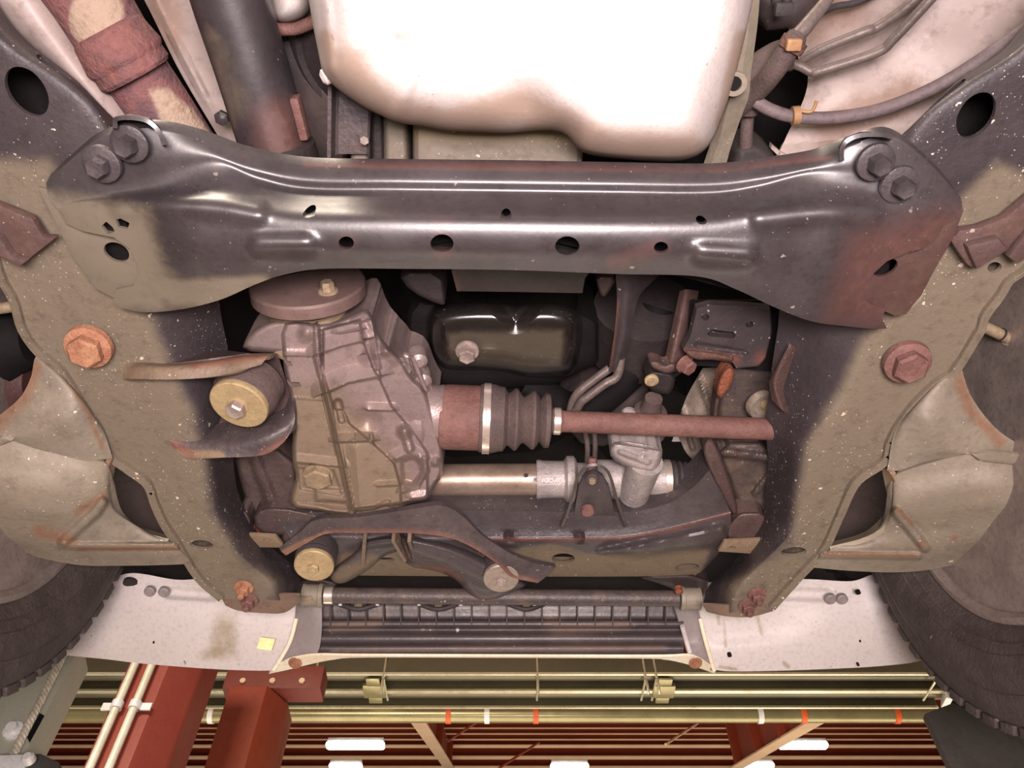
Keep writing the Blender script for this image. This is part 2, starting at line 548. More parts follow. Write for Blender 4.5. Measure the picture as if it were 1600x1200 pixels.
def solid(P, thick):
    gu = np.gradient(P, axis=0); gv = np.gradient(P, axis=1)
    n = np.cross(gu, gv); n /= np.linalg.norm(n, axis=2)[..., None] + 1e-12
    s = np.sign(np.sum(n * (P - CAM), 2).mean())
    Q = P + n * s * thick
    m = MB()
    nu, nv = P.shape[:2]
    m.grid(P); m.grid(Q)
    k = nu * nv
    idx = lambda i, j: i * nv + j
    for i in range(nu - 1):
        for j in (0, nv - 1):
            m.f.append((idx(i, j), idx(i + 1, j), k + idx(i + 1, j), k + idx(i, j)))
    for j in range(nv - 1):
        for i in (0, nu - 1):
            m.f.append((idx(i, j), idx(i, j + 1), k + idx(i, j + 1), k + idx(i, j)))
    return m


def resample(poly, n, round_=1):
    p = np.array(poly, float)
    for _ in range(round_):
        q = np.roll(p, -1, 0)
        p = np.stack([p * 0.75 + q * 0.25, p * 0.25 + q * 0.75], 1).reshape(-1, 2)
    c = np.concatenate([p, p[:1]])
    L = np.concatenate([[0], np.cumsum(np.hypot(*(c[1:] - c[:-1]).T))])
    t = np.linspace(0, L[-1], n, endpoint=False)
    return np.stack([np.interp(t, L, c[:, 0]), np.interp(t, L, c[:, 1])], 1)


def casting(outline, h, centre, edge=(14, 0.02), feats=(), n=160, m=36, back=0.05, round_=1, tilt=(0, 0), pull=0.0):
    """A cast or pressed body: domed relief inside an outline, rolled over at its rim, with walls going up behind."""
    o = resample(outline, n, round_)
    c = np.array(centre, float)
    t = 1 - (1 - np.linspace(0, 1, m)) ** 1.35
    t[0] = 0.004
    A = c + t[:, None, None] * (o[None] - c)
    x, y = A[..., 0], A[..., 1]
    hh = h + (x - c[0]) * tilt[0] + (y - c[1]) * tilt[1]
    d = segdist(x, y, o, True)
    q = np.clip(1 - d / edge[0], 0, 1)
    e = edge[1] * (1 - np.sqrt(np.clip(1 - q * q, 0, 1)))
    for f in feats:
        hh = hh + f(x, y)
    P = H(x, y, hh + e)
    up = P[-1:].copy() + np.array([0, 0, back])
    if pull:
        up = up + (P[:1].mean(1, keepdims=True) - P[-1:]) * np.array([pull, pull, 0])
    P = np.concatenate([P, up], 0)
    mb = MB()
    mb.grid(P, False, True)
    k = len(P)
    mb.f.append(tuple(range(n)))
    mb.f.append(tuple(range((k - 1) * n, k * n)))
    return mb


def plate(outline, h, thick, round_=0, n=0, tilt=(0, 0)):
    """Flat plate: a measured outline at height h (optionally sloped), extruded upward."""
    p = resample(outline, n or 8 * len(outline), round_) if round_ else np.array(outline, float)
    c = p.mean(0)
    P = H(p[:, 0], p[:, 1], h + (p[:, 0] - c[0]) * tilt[0] + (p[:, 1] - c[1]) * tilt[1])
    return MB().prism(P, (0, 0, thick))


DOWN = np.array([0, 0, -1.0])


def hexhead(mb, p, axis, r, t, cham=0.15):
    return mb.lathe(p, axis, [(0, r), (t * (1 - cham), r), (t, r * 0.84), (t * 0.97, r * 0.6), (t * 0.97, 0)], 6)


def bolt(name, p, axis, r, t, mat, parent, washer=0, wt=0.003, wmat=None, stud=0):
    m = hexhead(MB(), p, axis, r, t)
    if stud:
        m.lathe(np.array(p) + np.array(axis) * t * 0.9, axis, [(0, r * 0.5), (stud, r * 0.5), (stud * 1.1, r * 0.42), (stud * 1.1, 0)], 16)
    o = build(m, name, mat, parent, bevel=0.0)
    if washer:
        a = np.array(axis, float)
        build(MB().lathe(np.array(p) - a * wt * 0.3, a, [(0, washer * 0.9), (0, washer), (wt, washer * 0.97), (wt * 1.3, washer * 0.8), (wt * 1.3, 0)], 32), 'washer', wmat or mat, o)
    return o
X3, Y3, Z3 = np.eye(3)

# ================================================================== SETTING: hall roof and floor
def roof_h(Y):
    return 4.0 + 0.34 * (Y - 4.0)


fl = build(MB().box((0, 6, -0.1), (14, 0, 0), (0, 14, 0), (0, 0, 0.1)), 'floor', 'floorgrey', kind='structure')
rb = MB()
P = np.array([[(x, y, 1.5 + roof_h(y) + 0.42) for y in (2.0, 30.0)] for x in (-16.0, 16.0)])
ce = build(solid(P, 0.05), 'ceiling', 'redshade', kind='structure')
def roof_at(py):
    """distance ahead at which the line of sight of that picture row meets the purlin line of the sloping roof"""
    v = (py - 600) / FPX
    sl = (math.sin(ELEV) - v * math.cos(ELEV)) / (math.cos(ELEV) + v * math.sin(ELEV))
    return (4.0 - 0.34 * 4.0) / (sl - 0.34)


pm_o = None
rowsY = [(1040, .006), (1062, .006), (1092, .006), (1112, .006), (1129, .006), (1138, .006), (1147, .007), (1156, .008), (1168, .030), (1186, .036), (1202, .04), (1216, .045)]
for k, (py, w) in enumerate(rowsY):
    y = roof_at(py)
    z = 1.5 + roof_h(y)
    if pm_o is None or w != pm_w:
        m = MB().box((0, 0.01, 0.10 + w), (15, 0, 0), (0, 0.006, 0), (0, 0, 0.10 + w))
        a = build(m, 'purlin', 'redsteel', ce)
        b = build(MB().box((0, -w, 0.0), (15, 0, 0), (0, w, 0), (0, 0, 0.006)), 'purlin_flange', 'purlin', a)
        pm_o, pl_o, pm_w = a, b, w
    else:
        a = pm_o.copy(); COL.objects.link(a); a.parent = ce
        b = pl_o.copy(); COL.objects.link(b); b.parent = a
    a.location = (0, y, z)


def roof_beam(x, y0, h0, y1, h1, label):
    """tapered rigid-frame rafter with a pale lower flange, web, stiffeners"""
    t = thing('roof_beam', label, 'beam', (x, y0, 1.5 + h0), 'tapered red roof beams')
    p0 = np.array([x, y0, 1.5 + h0]); p1 = np.array([x, y1, 1.5 + h1])
    top0 = np.array([x, y0, 1.9 + roof_h(y0)]); top1 = np.array([x, y1, 1.9 + max(roof_h(y1), h1 + .3)])
    build(MB().prism([p0 - X3 * .008, p1 - X3 * .008, top1 - X3 * .008, top0 - X3 * .008], X3 * .016), 'web', 'redsteel', t)
    d = (p1 - p0); d /= np.linalg.norm(d)
    build(MB().bar(p0 - d * .1, p1 + d * .6, 0.13, t=0.014), 'lower_flange', 'purlin', t)
    for k in range(4):
        q = p0 + (p1 - p0) * (k + .6) / 4
        tz = np.array([x, q[1], 1.9 + roof_h(q[1])])
        build(MB().box((q + tz) / 2, X3 * .075, Y3 * .006, (tz - q) / 2), 'stiffener', 'redsteel', t)


def at(px, py, X):
    """point on the line of sight at sideways distance X"""
    q = H(px, py, 1.0) - CAM
    return CAM + q * (X / q[0])


a, b = at(588, 1030, -0.80), at(702, 1200, -0.80)
roof_beam(-0.80, a[1], a[2] - 1.5, b[1], b[2] - 1.5, 'red tapered roof beam with pale underside flange, left of centre behind the pipe')
a, b = at(1312, 1106, 2.2), at(1150, 1200, 2.2)
roof_beam(2.2, a[1], a[2] - 1.5, b[1], b[2] - 1.5, 'broad red tapered roof beam with stiffeners on the right, crossed by thin rods')
for (p, q, lab) in (((745, 1128), (700, 1158), 'dark diagonal brace rod leaving the left roof beam'), ((780, 1200), (842, 1160), 'thin red diagonal brace rod right of the left roof beam'), ((1195, 1130), (1160, 1200), 'thin red rod crossing the broad right roof beam'), ((1040, 1163), (1090, 1130), 'grey diagonal rod below the olive pipe right of centre')):
    A = H(*p, 4.4); B = H(*q, 4.9)
    tag(build(MB().tube([A, (A + B) / 2, B], 0.012, 8, 3), 'brace_rod', 'purlin' if 'grey' in lab else 'redsteel'), lab, 'rod', 'thin roof brace rods')

# tube heater: two dark troughs with bright edges
hh = 2.6
y0, y1 = 1053, 1106
A = H(90, 1080, hh); B = H(1478, 1080, hh)
t = thing('tube_heater', 'long pair of dark reflective heater troughs hung across the ceiling above the bumper', 'heater', (A + B) / 2)
YB = A[1]
heater_t = t
for k, (pa, pb) in enumerate(((1053, 1079), (1081, 1105))):
    p = H(90, pa, hh); q = H(90, pb, hh); x0, x1 = A[0], B[0]
    yc = (p[1] + q[1]) / 2; hw = abs(p[1] - q[1]) / 2
    prof = [(yc + s * hw, p[2] + dz) for s, dz in ((-1, 0), (-.92, .05), (-.6, .12), (0, .15), (.6, .12), (.92, .05), (1, 0))]
    G = np.array([[(x, yy, zz) for yy, zz in prof] for x in (x0, x1)])
    build(solid(G, .006), 'reflector', 'heater', t)
    for yy in (p[1], q[1]):
        build(MB().bar((x0, yy, p[2]), (x1, yy, p[2]), .012, t=.012), 'trough_edge', 'heatedge', t)
    build(MB().tube([(x0, yc, p[2] + .07), (0, yc, p[2] + .07), (x1 + .1, yc, p[2] + .07)], .05, 14, 3), 'radiant_tube', 'heater', t)
for px in (585, 1037, 430):
    c = H(px, 1079, hh - .01)
    m = MB().box(c, X3 * .055, Y3 * .05, Z3 * .012).box(c - Y3 * .07, X3 * .035, Y3 * .03, Z3 * .008).box(c + Y3 * .07, X3 * .035, Y3 * .03, Z3 * .008)
    build(m, 'coupling_plate', 'pipe', t, bevel=.004)
for px in (493, 600, 840, 1008, 1025, 1462):
    c = H(px, 1053, hh)
    build(MB().tube([c + Y3 * .22, c - Z3 * .02, c + Z3 * .02, c + Z3 * 1.74], .006, 8, 16), 'hanger_wire', 'heatedge', t)

# olive pipe with clamps
A = H(90, 1118, 2.9); B = H(1470, 1118, 2.9)
rp = metres(800, 1118, 2.9, 11)
t = thing('overhead_pipe', 'olive grey metal pipe running across the ceiling just below the heater troughs', 'pipe', (A + B) / 2)
build(MB().tube([A, (A + B) / 2, B], rp, 24, 3), 'pipe', 'pipe', t)
for px, mt in ((701, 'clamp'), (837, 'clamp'), (1254, 'clamp'), (1400, 'clamp'), (761, 'white'), (1187, 'white'), (331, 'white')):
    c = H(px, 1118, 2.9)
    m = MB().lathe(c - X3 * .015, X3, [(0, rp * 1.02), (0, rp * 1.12), (.03, rp * 1.12), (.03, rp * 1.02)], 24)
    o = build(m, 'pipe_clamp', mt, t, label='orange pipe clamp' if mt == 'clamp' else 'white pipe strap')
    build(MB().bar(c + Z3 * rp * 1.1, c + Z3 * 1.2, .014), 'clamp_hanger', 'heatedge', o)

# fluorescent fittings
for px, py, w, h, lab in ((555, 1167, 46, 4.7, 'lit fluorescent fitting between the red post and the left roof beam'), (1256, 1167, 38, 5.0, 'lit fluorescent fitting in front of the broad right roof beam'),
                          (540, 1200, 26, 5.2, 'sliver of a lit fitting at the lower edge left of the left roof beam'), (890, 1200, 30, 5.2, 'sliver of a lit fitting at the lower edge right of the left roof beam'), (1180, 1199, 30, 5.2, 'sliver of a lit fitting at the lower edge under the broad right beam')):
    c = H(px, py, h)
    hw = metres(px, py, h, w)
    t = thing('ceiling_light', lab, 'ceiling light', c, 'fluorescent ceiling lights')
    build(MB().prism([c + X3 * s * hw * k + Y3 * yy for s, k, yy in ((-1, 1, -.03), (-1, .93, -.06), (1, .93, -.06), (1, 1, -.03), (1, 1, .03), (1, .93, .06), (-1, .93, .06), (-1, 1, .03))], Z3 * .03), 'diffuser', 'glow', t, bevel=.01)
    build(MB().box(c + Z3 * .055, X3 * hw * .95, Y3 * .04, Z3 * .025), 'housing', 'white', t, bevel=.006)
    build(MB().bar(c + Z3 * .09, c + Z3 * (roof_h(c[1]) + 1.5 + .2 - c[2]), .012), 'hanger', 'heatedge', t)

# ================================================================== posts beside the lift
# red column with conduits: faces from measured edges at y = 1200 and 1045
def vert(px, py, Y):
    """vertical line through a measured point, at distance Y ahead: returns X, Y"""
    q = H(px, py, 1.0) - CAM
    s = Y / q[1]
    return np.array([q[0] * s, Y, 0])


def guard_row(px, py, Y):
    q = H(px, py, 1.0) - CAM
    return CAM + q * (Y / q[1])


Yc = 2.3
e0, e1, e2 = vert(128, 1200, Yc), vert(200, 1200, Yc), vert(262, 1200, Yc + .10)
t = thing('red_lift_column', 'wide red steel lift column carrying two pale conduits, left of the narrower red post', 'column', (e1[0], Yc, 0))
z0, z1 = 0.0, 3.55
build(MB().prism([e0, e1, e2, e2 + Y3 * .14, e0 + Y3 * .22], Z3 * z1), 'column_body', 'lilacred', t, bevel=.012)
build(MB().box(((e0 + e2) / 2) + Y3 * .1 + Z3 * .01, X3 * .3, Y3 * .25, Z3 * .012), 'base_plate', 'redsteel', t)
for px in (140, 170):
    c = vert(px, 1200, Yc - .022)
    o = build(MB().tube([c + Z3 * .1, c + Z3 * 1.5, c + Z3 * 3.4], .0125, 12, 3), 'conduit', 'cream', t)
    zt = 3.03
    cc = c + Z3 * zt
    m = MB().lathe(cc - Z3 * .012, Z3, [(0, .013), (0, .018), (.024, .018), (.024, .013)], 16)
    m.box(cc + X3 * (.03 if px > 150 else -.03) + Y3 * .008, X3 * .018, Y3 * .003, Z3 * .012)
    build(m, 'conduit_strap', 'white', o)

Yd = 2.9
f0, f1, f2 = vert(318, 1200, Yd), vert(382, 1200, Yd), vert(425, 1200, Yd + .12)
t = thing('red_post', 'narrower red steel post with a dark head plate, beside the wide red column', 'column', (f1[0], Yd, 0))
build(MB().prism([f0, f1, f2, f2 + Y3 * .12, f0 + Y3 * .2], Z3 * 3.54), 'post_body', 'redsteel', t, bevel=.01)
build(MB().box((f0 + f2) / 2 + Z3 * 3.60 + Y3 * .02 + X3 * .05, X3 * .20, Y3 * .05, Z3 * .055), 'head_plate', 'redshade', t, bevel=.01)
build(MB().box((f0 + f2) / 2 + Z3 * .01 + Y3 * .08, X3 * .25, Y3 * .2, Z3 * .012), 'base_plate', 'redsteel', t)
for k in range(3):
    build(MB().lathe((f0 + f2) / 2 + Z3 * 3.575 - Y3 * .031 + X3 * .05 + X3 * (k - 1) * .12, -Y3, [(0, .012), (.01, .012), (.01, 0)], 8), 'rivet', 'purlin', t)

A = guard_row(100, 1049, 4.6); B = guard_row(330, 1049, 4.6)
tag(build(MB().bar(A, B, .14, t=.09), 'header_beam', 'purlin'), 'pale tan horizontal header beam behind the wide red column', 'beam')
# grey-green lift post with steel rope, pulley bolt, slot
Yg = 1.75
g0, g1 = vert(-60, 1150, Yg), vert(46, 1165, Yg)
t = thing('lift_post', 'grey green lift post with a twisted steel rope and white bolt at the lower left', 'post', (g1[0], Yg, 0))
slot = vert(44, 1125, Yg - .002)
zs = H(44, 1125, 1.0)
build(MB().prism([g0, g1, g1 + Y3 * .12 - X3 * .02, g0 + Y3 * .12], Z3 * 2.86), 'post_body', 'greypost', t, bevel=.006)
def on_post(px, py, off=0.0):
    q = H(px, py, 1.0) - CAM
    return CAM + q * ((Yg - off) / q[1])
A_, B_ = on_post(100, 1022, .02), on_post(12, 1196, .02)
strands = []
for k in range(3):
    pts = []
    for i in range(120):
        u = i / 119
        ph = u * 60 + k * 2.094
        c = A_ + (B_ - A_) * u
        pts.append(c + X3 * .0045 * math.cos(ph) + Y3 * .0045 * math.sin(ph))
    strands.append(build(MB().tube(pts, .0052, 6, 0), 'rope_strand', 'cable', t))
c = on_post(22, 1143, .0)
build(MB().lathe(c, -Y3, [(0, .022), (.008, .022), (.010, .012), (.022, .012), (.022, 0)], 24), 'pulley_bolt', 'white', t)
build(MB().prism([on_post(*p, .003) for p in ((62, 1114), (69, 1118), (46, 1160), (42, 1152))], Y3 * .002), 'slot', 'deep_black', t)
t2 = thing('lift_bracket', 'dark bracket with white cap at the foot of the grey lift post', 'bracket', on_post(50, 1195, .05))
build(MB().prism([on_post(*p, .05) for p in ((38, 1177), (64, 1177), (92, 1190), (95, 1215), (38, 1215))], Y3 * .05), 'body', 'panelgrey', t2, bevel=.004)
build(MB().prism([on_post(*p, .07) for p in ((-10, 1180), (38, 1178), (40, 1215), (-10, 1215))], Y3 * .03), 'plate', 'white', t2, bevel=.003)
build(MB().lathe(on_post(46, 1188, .075), -Y3, [(0, .014), (.012, .013), (.018, .008), (.018, 0)], 20), 'cap', 'white', t2)

# dark grey swing-arm guard at lower right
def guard_pt(px, py, Y=1.55):
    q = H(px, py, 1.0) - CAM
    return CAM + q * (Y / q[1])
t = thing('lift_guard', 'flat dark grey guard panel with louvred upper edge under the right tyre', 'panel', guard_pt(1530, 1160))
build(MB().prism([guard_pt(*p) for p in ((1445, 1114), (1490, 1097), (1530, 1120), (1580, 1142), (1640, 1160), (1640, 1240), (1505, 1240))], Y3 * .02), 'panel', 'panelgrey', t, bevel=.004)
for k in range(6):
    p = np.array([1500 + k * 16, 1097 + k * 8.5])
    build(MB().prism([guard_pt(p[0], p[1], 1.6), guard_pt(p[0] + 12, p[1] + 1, 1.6), guard_pt(p[0] + 22, p[1] + 14, 1.6), guard_pt(p[0] + 9, p[1] + 13, 1.6)], Y3 * .03), 'louvre', 'dark', t, bevel=.003)
build(MB().prism([guard_pt(*p, 1.66) for p in ((1488, 1094), (1560, 1098), (1640, 1130), (1640, 1170), (1560, 1150))], Y3 * .02), 'backing', 'deep_black', t)
build(MB().prism([guard_pt(*p, YB) for p in ((1478, 1052), (1540, 1056), (1546, 1100), (1500, 1094), (1478, 1090))], Y3 * .1), 'white_piece', 'white', heater_t, bevel=.01)  # unidentified white shape, drawn as a box on the heater's end

# ================================================================== car body panels overhead
t = thing('floor_pan', 'pale body floor panel around the rusty exhaust at upper left', 'panel', H(200, 80, 1.05))
build(sheet([[(150, -120, 1.06), (260, -110, 1.06), (420, -110, 1.10)], [(220, -10, 1.06), (280, -10, 1.05), (440, -10, 1.10)], [(280, 110, 1.05), (330, 105, 1.06), (460, 100, 1.10)], [(345, 220, 1.06), (390, 230, 1.06), (480, 220, 1.10)], [(390, 300, 1.06), (440, 300, 1.06), (500, 300, 1.1)]], 24, 16, .004,
            feats=[ridge([(240, 0), (330, 170)], 9, .006)]), 'tunnel_side', 'bodywhite', t, dust=near([(250, 0), (260, 60)], 60))
build(sheet([[(-140, -60, .93), (-80, -110, .90), (10, -140, .92), (100, -140, 1.04)], [(-30, 30, .93), (20, 0, .895), (80, -20, .93), (180, -40, 1.05)], [(60, 100, .93), (90, 85, .895), (140, 80, .93), (230, 70, 1.05)], [(150, 178, .93), (160, 165, .90), (205, 165, .94), (280, 170, 1.06)], [(220, 260, .95), (240, 250, .93), (270, 250, .97), (320, 260, 1.06)]], 40, 26, .004), 'sill_rail', 'bodywhite', t, dust=near([(30, 70), (60, 90)], 12))
t = thing('wheel_arch_panel', 'pale body panel behind the hoses at upper right', 'panel', H(1400, 120, 1.02))
build(sheet([[(1150, -90, 1.12), (1310, -100, 1.10), (1480, -90, 1.04), (1760, -80, 1.0)], [(1240, 60, 1.12), (1330, 40, 1.09), (1470, 20, 1.03), (1700, 20, 1.0)], [(1262, 130, 1.06), (1310, 122, 1.04), (1470, 110, 1.02), (1650, 90, .99)], [(1228, 215, 1.02), (1300, 190, 1.02), (1430, 190, 1.0), (1560, 190, .97)], [(1205, 265, 1.01), (1290, 258, 1.01), (1400, 255, .99), (1500, 265, .96)]], 36, 30, .004,
            feats=[ridge([(1345, 62), (1355, 112)], 5, -.004), ridge([(1215, 225), (1420, 210)], 10, .003)]), 'panel_sheet', 'bodywhite', t, dust=both(near([(1300, 200), (1420, 150)], 70), near([(1270, 40), (1330, 10)], 60)))
for pts in ([(1206, 226), (1218, 236), (1216, 243), (1205, 233)], [(1219, 238), (1230, 243), (1228, 250), (1216, 247)]):
    build(plate(pts, 1.0, .01), 'torn_flange', 'bodywhite', t)
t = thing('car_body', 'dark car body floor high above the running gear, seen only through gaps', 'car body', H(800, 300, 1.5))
build(MB().box((0, .35, 3.16), X3 * 1.0, Y3 * .95, Z3 * .03), 'body_floor', 'deep_black', t, bevel=.01)
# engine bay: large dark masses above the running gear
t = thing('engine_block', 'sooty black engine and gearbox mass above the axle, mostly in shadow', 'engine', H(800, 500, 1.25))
build(casting([(300, 180), (560, 60), (1240, 60), (1300, 300), (1250, 620), (1240, 830), (1000, 900), (500, 900), (330, 760), (290, 520)], 1.22, (780, 500), edge=(60, .05), feats=[ridge([(640, 420), (640, 820)], 22, .05), ridge([(960, 420), (930, 700)], 30, .06), dome(1000, 520, 90, .08), dome(560, 700, 80, .05), ridge([(400, 600), (1200, 620)], 20, .03)], n=120, m=30, back=.15), 'block', 'deep_black', t)
build(casting([(640, 590), (900, 590), (905, 700), (640, 720)], 1.05, (770, 640), edge=(16, .03), n=80, m=12, back=.2), 'lower_case', 'deep_black', t)
build(MB().lathe(H(1010, 470, 1.05), (0, 1, .2), [(0, .03), (.01, .075), (.09, .08), (.11, .05), (.11, 0)], 40), 'pulley', 'dark', t)
build(MB().tube([H(820, 600, 1.02), H(900, 640, 1.0), H(1000, 560, 1.02), H(1030, 480, 1.05)], .028, 18, 30), 'coolant_hose', 'deep_black', t)
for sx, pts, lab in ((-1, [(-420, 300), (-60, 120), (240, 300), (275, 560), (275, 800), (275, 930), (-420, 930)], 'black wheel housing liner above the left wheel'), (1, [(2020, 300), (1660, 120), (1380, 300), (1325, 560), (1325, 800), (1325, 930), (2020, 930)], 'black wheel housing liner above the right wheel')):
    o = build(casting(pts, 1.28, (800 + sx * 880, 560), edge=(80, .05), feats=[ridge([(800 + sx * 700, 420), (800 + sx * 600, 800)], 30, .03)], n=90, m=16, back=.12), 'wheel_housing', 'deep_black')
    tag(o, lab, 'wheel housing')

for pts, lab in (([(120, 850), (330, 850), (345, 945), (300, 930), (200, 925), (120, 930)], 'black splash liner in the gap between left control arm and bumper'), ([(1230, 850), (1420, 850), (1420, 930), (1340, 925), (1240, 935)], 'black splash liner in the gap between right control arm and bumper')):
    tag(build(casting(pts, 1.02, tuple(np.mean(pts, 0)), edge=(6, .01), feats=[ridge([pts[0], pts[3]], 8, .006)], n=50, m=10, back=.04), 'splash_liner', 'deep_black'), lab, 'liner')

# ================================================================== top: exhaust, driveshaft, pans
t = thing('exhaust_pipe', 'rusty scaled exhaust pipe with sleeve joint and pale bare patches, upper left', 'exhaust pipe', H(220, 120, .92))
ex_dust = both(blob(ell(150, 25, 42, 48, 20), 8), blob([(232, 140), (262, 137), (300, 170), (330, 212), (300, 225), (262, 215)], 8), near([(185, 0), (190, 40)], 8))
build(MB().tube([H(95, -70, .93), H(140, 0, .93), H(178, 62, .925)], [metres(140, 0, .93, 66), metres(140, 0, .93, 60), metres(170, 60, .93, 57)], 36, 40), 'upper_pipe', 'exhaust', t, dust=ex_dust)
sl = H(168, 50, .92); sl2 = H(214, 118, .92)
ax = sl2 - sl; Ls = np.linalg.norm(ax)
r0 = metres(190, 90, .92, 57)
build(MB().lathe(sl, ax, [(-.004, r0 * .9), (0, r0 * 1.0), (Ls * .3, r0 * 1.06), (Ls * .55, r0 * 1.12), (Ls * .62, r0 * 1.10), (Ls * .7, r0 * 1.04), (Ls * .92, r0 * 1.05), (Ls, r0 * .98), (Ls, r0 * .8)], 48), 'sleeve_joint', 'exhaust', t, rust=0.18, label='flared red rust sleeve')
build(MB().tube([H(196, 92, .935), H(250, 170, .94), H(310, 262, .95)], metres(250, 170, .94, 50), 36, 30), 'lower_pipe', 'exhaust', t, dust=ex_dust)

t = thing('propeller_shaft', 'thick dark grey propeller shaft tube beside the exhaust', 'driveshaft', H(400, 120, .95))
build(MB().tube([H(342, -70, .95), H(360, 0, .95), H(398, 120, .95), H(436, 250, .95)], metres(400, 120, .95, 57), 48, 40), 'shaft_tube', 'beam', t, rust=both(near([(430, 190), (440, 240)], 60)), dust=lambda x, y: .45 * near([(330, 60), (370, 170)], 50)(x, y))
c = H(436, 250, .95); d = H(436, 250, .95) - H(398, 120, .95); d /= np.linalg.norm(d)
build(MB().lathe(c - d * .02, d, [(0, .040), (.005, .046), (.05, .046), (.06, .03), (.06, 0)], 40), 'shaft_yoke', 'dark', t)
p0, p1 = H(461, 150, .935), H(478, 216, .935)
build(MB().bar(p0, p1, .010, t=.02), 'balance_weight', 'rust', t, bevel=.003)
m = MB().lathe(H(348, 183, 1.0), DOWN, [(0, .009), (.006, .009), (.009, .005), (.010, 0)], 6)
tag(build(m, 'heat_shield_bolt', 'boltblack'), 'small dark bolt on a bracket between exhaust and propeller shaft', 'bolt')

t = thing('transmission_pan', 'large pale rounded pan filling the top centre behind the black crossmember', 'pan', H(830, 80, .8))
pan_o = [(455, -110), (478, -30), (487, 30), (499, 90), (503, 112), (520, 134), (545, 152), (576, 172), (622, 193), (662, 197), (700, 205), (745, 206), (792, 208), (835, 204), (870, 203), (888, 212), (898, 228), (912, 240), (945, 246), (990, 250), (1040, 253), (1072, 251), (1096, 241), (1112, 222), (1126, 190), (1142, 145), (1156, 90), (1168, 40), (1180, -20), (1190, -110)]
build(casting(pan_o, .775, (830, 60), edge=(70, .085), feats=[dome(628, 45, 26, .008), ridge([(520, 80), (620, 74), (720, 86)], 8, .0015), area([(850, 120), (1110, 90), (1110, 235), (960, 245), (905, 225), (865, 190)], .012, 40), dome(820, 165, 60, -.014), ridge([(612, 196), (640, 120)], 20, .006), ridge([(510, 0), (518, 110)], 10, .004)], n=220, m=50, back=.10, pull=.04),
      'pan_shell', 'pan', t, dust=both(near([(540, 100), (600, 180), (700, 200), (810, 170), (880, 200), (960, 240), (1080, 240)], 62), near([(1160, 60), (1130, 190)], 26), near([(510, 60), (530, 130)], 26)))  # beige tone along the lower and side edges of the pan
build(MB().lathe(H(513, 118, .86), (-.8, .3, -.3), [(0, .008), (.005, .008), (.008, .004), (.008, 0)], 20), 'side_plug', 'pan', t)
build(sheet([[(1172, -40, .86), (1190, -45, .87)], [(1170, 40, .86), (1184, 35, .87)], [(1160, 110, .86), (1174, 110, .87)], [(1146, 140, .86), (1170, 150, .87)], [(1136, 170, .87), (1160, 178, .88)], [(1122, 225, .88), (1142, 230, .89)], [(1105, 275, .89), (1130, 275, .90)]], 30, 6, .012), 'pan_flange', 'arm_metal', t, bevel=0.0)
build(MB().lathe(H(1147, 130, .852), DOWN, [(0, .012), (.004, .012), (.004, .007), (.001, .007), (.001, 0)], 24), 'flange_boss', 'arm_metal', t)
build(MB().lathe(H(1147, 130, .8475), DOWN, [(0, .0068), (.0012, .0068), (.0012, 0)], 20), 'flange_hole', 'deep_black', t)

t = thing('bell_housing', 'pale stained casing showing between the pale pan and the crossmember', 'casing', H(780, 240, .94))
build(casting([(645, 150), (905, 150), (912, 240), (905, 300), (645, 300)], .93, (780, 225), edge=(14, .02), n=90, m=16, back=.1), 'main_case', 'arm_metal', t, dust=near([(650, 210), (900, 215)], 26))
build(casting([(598, 140), (636, 150), (640, 300), (600, 300)], .94, (618, 230), edge=(10, .02), n=60, m=12, back=.1), 'side_case', 'arm_metal', t)
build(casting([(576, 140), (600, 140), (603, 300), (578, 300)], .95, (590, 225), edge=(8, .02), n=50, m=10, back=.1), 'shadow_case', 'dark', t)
t = thing('clutch_cover', 'dark round cover with raised rings behind the propeller shaft', 'cover', H(580, 110, 1.03))
cc = H(585, 90, 1.04)
build(MB().lathe(cc, (-.25, .35, -1), [(-.06, .135), (-.02, .13), (.0, .122), (.004, .115), (.0, .108), (.012, .098), (.016, .092), (.012, .086), (.022, .06), (.026, .03), (.026, 0)], 64), 'cover_dish', 'rubber', t)
build(casting([(415, 60), (470, 40), (545, 190), (545, 280), (470, 290)], 1.06, (490, 200), edge=(14, .03), n=60, m=12, back=.1), 'rear_case', 'plastic', t)
build(MB().tube([H(425, 45, 1.0), H(445, 46, 1.0), H(465, 44, 1.0), H(492, 33, 1.0)], .007, 12, 20), 'case_seam', 'rust', t)
t = thing('crossmember_bracket', 'short brown channel bracket with an open end beside the bell housing', 'bracket', H(548, 220, .90))
prof = [(-.026, 0), (-.026, .03), (-.02, .036), (.012, .036), (.016, .033), (.016, .028), (.013, .031), (-.019, .031), (-.022, .028), (-.022, 0)]
c = H(548, 256, .885)
build(MB().prism([c + X3 * a + Z3 * b for a, b in prof], -Y3 * .10 + X3 * .012 + Z3 * .01), 'channel', 'bracket', t)
build(casting([(548, 238), (560, 225), (575, 226), (576, 262), (548, 262)], .93, (562, 244), edge=(8, .01), n=40, m=8, back=.03), 'bush_end', 'arm_metal', t)
build(MB().lathe(H(570, 218, .9), DOWN, [(0, .005), (.004, .005), (.004, 0)], 6), 'rivet', 'bolt', t)
t = thing('gearbox_casing', 'rounded pale casing at the upper edge between shaft and pan', 'casing', H(455, 5, .98))
build(casting([(410, -120), (500, -120), (486, 12), (470, 32), (440, 38), (425, 25)], .97, (452, -40), edge=(26, .05), n=60, m=16, back=.08), 'casing_shell', 'pan', t)

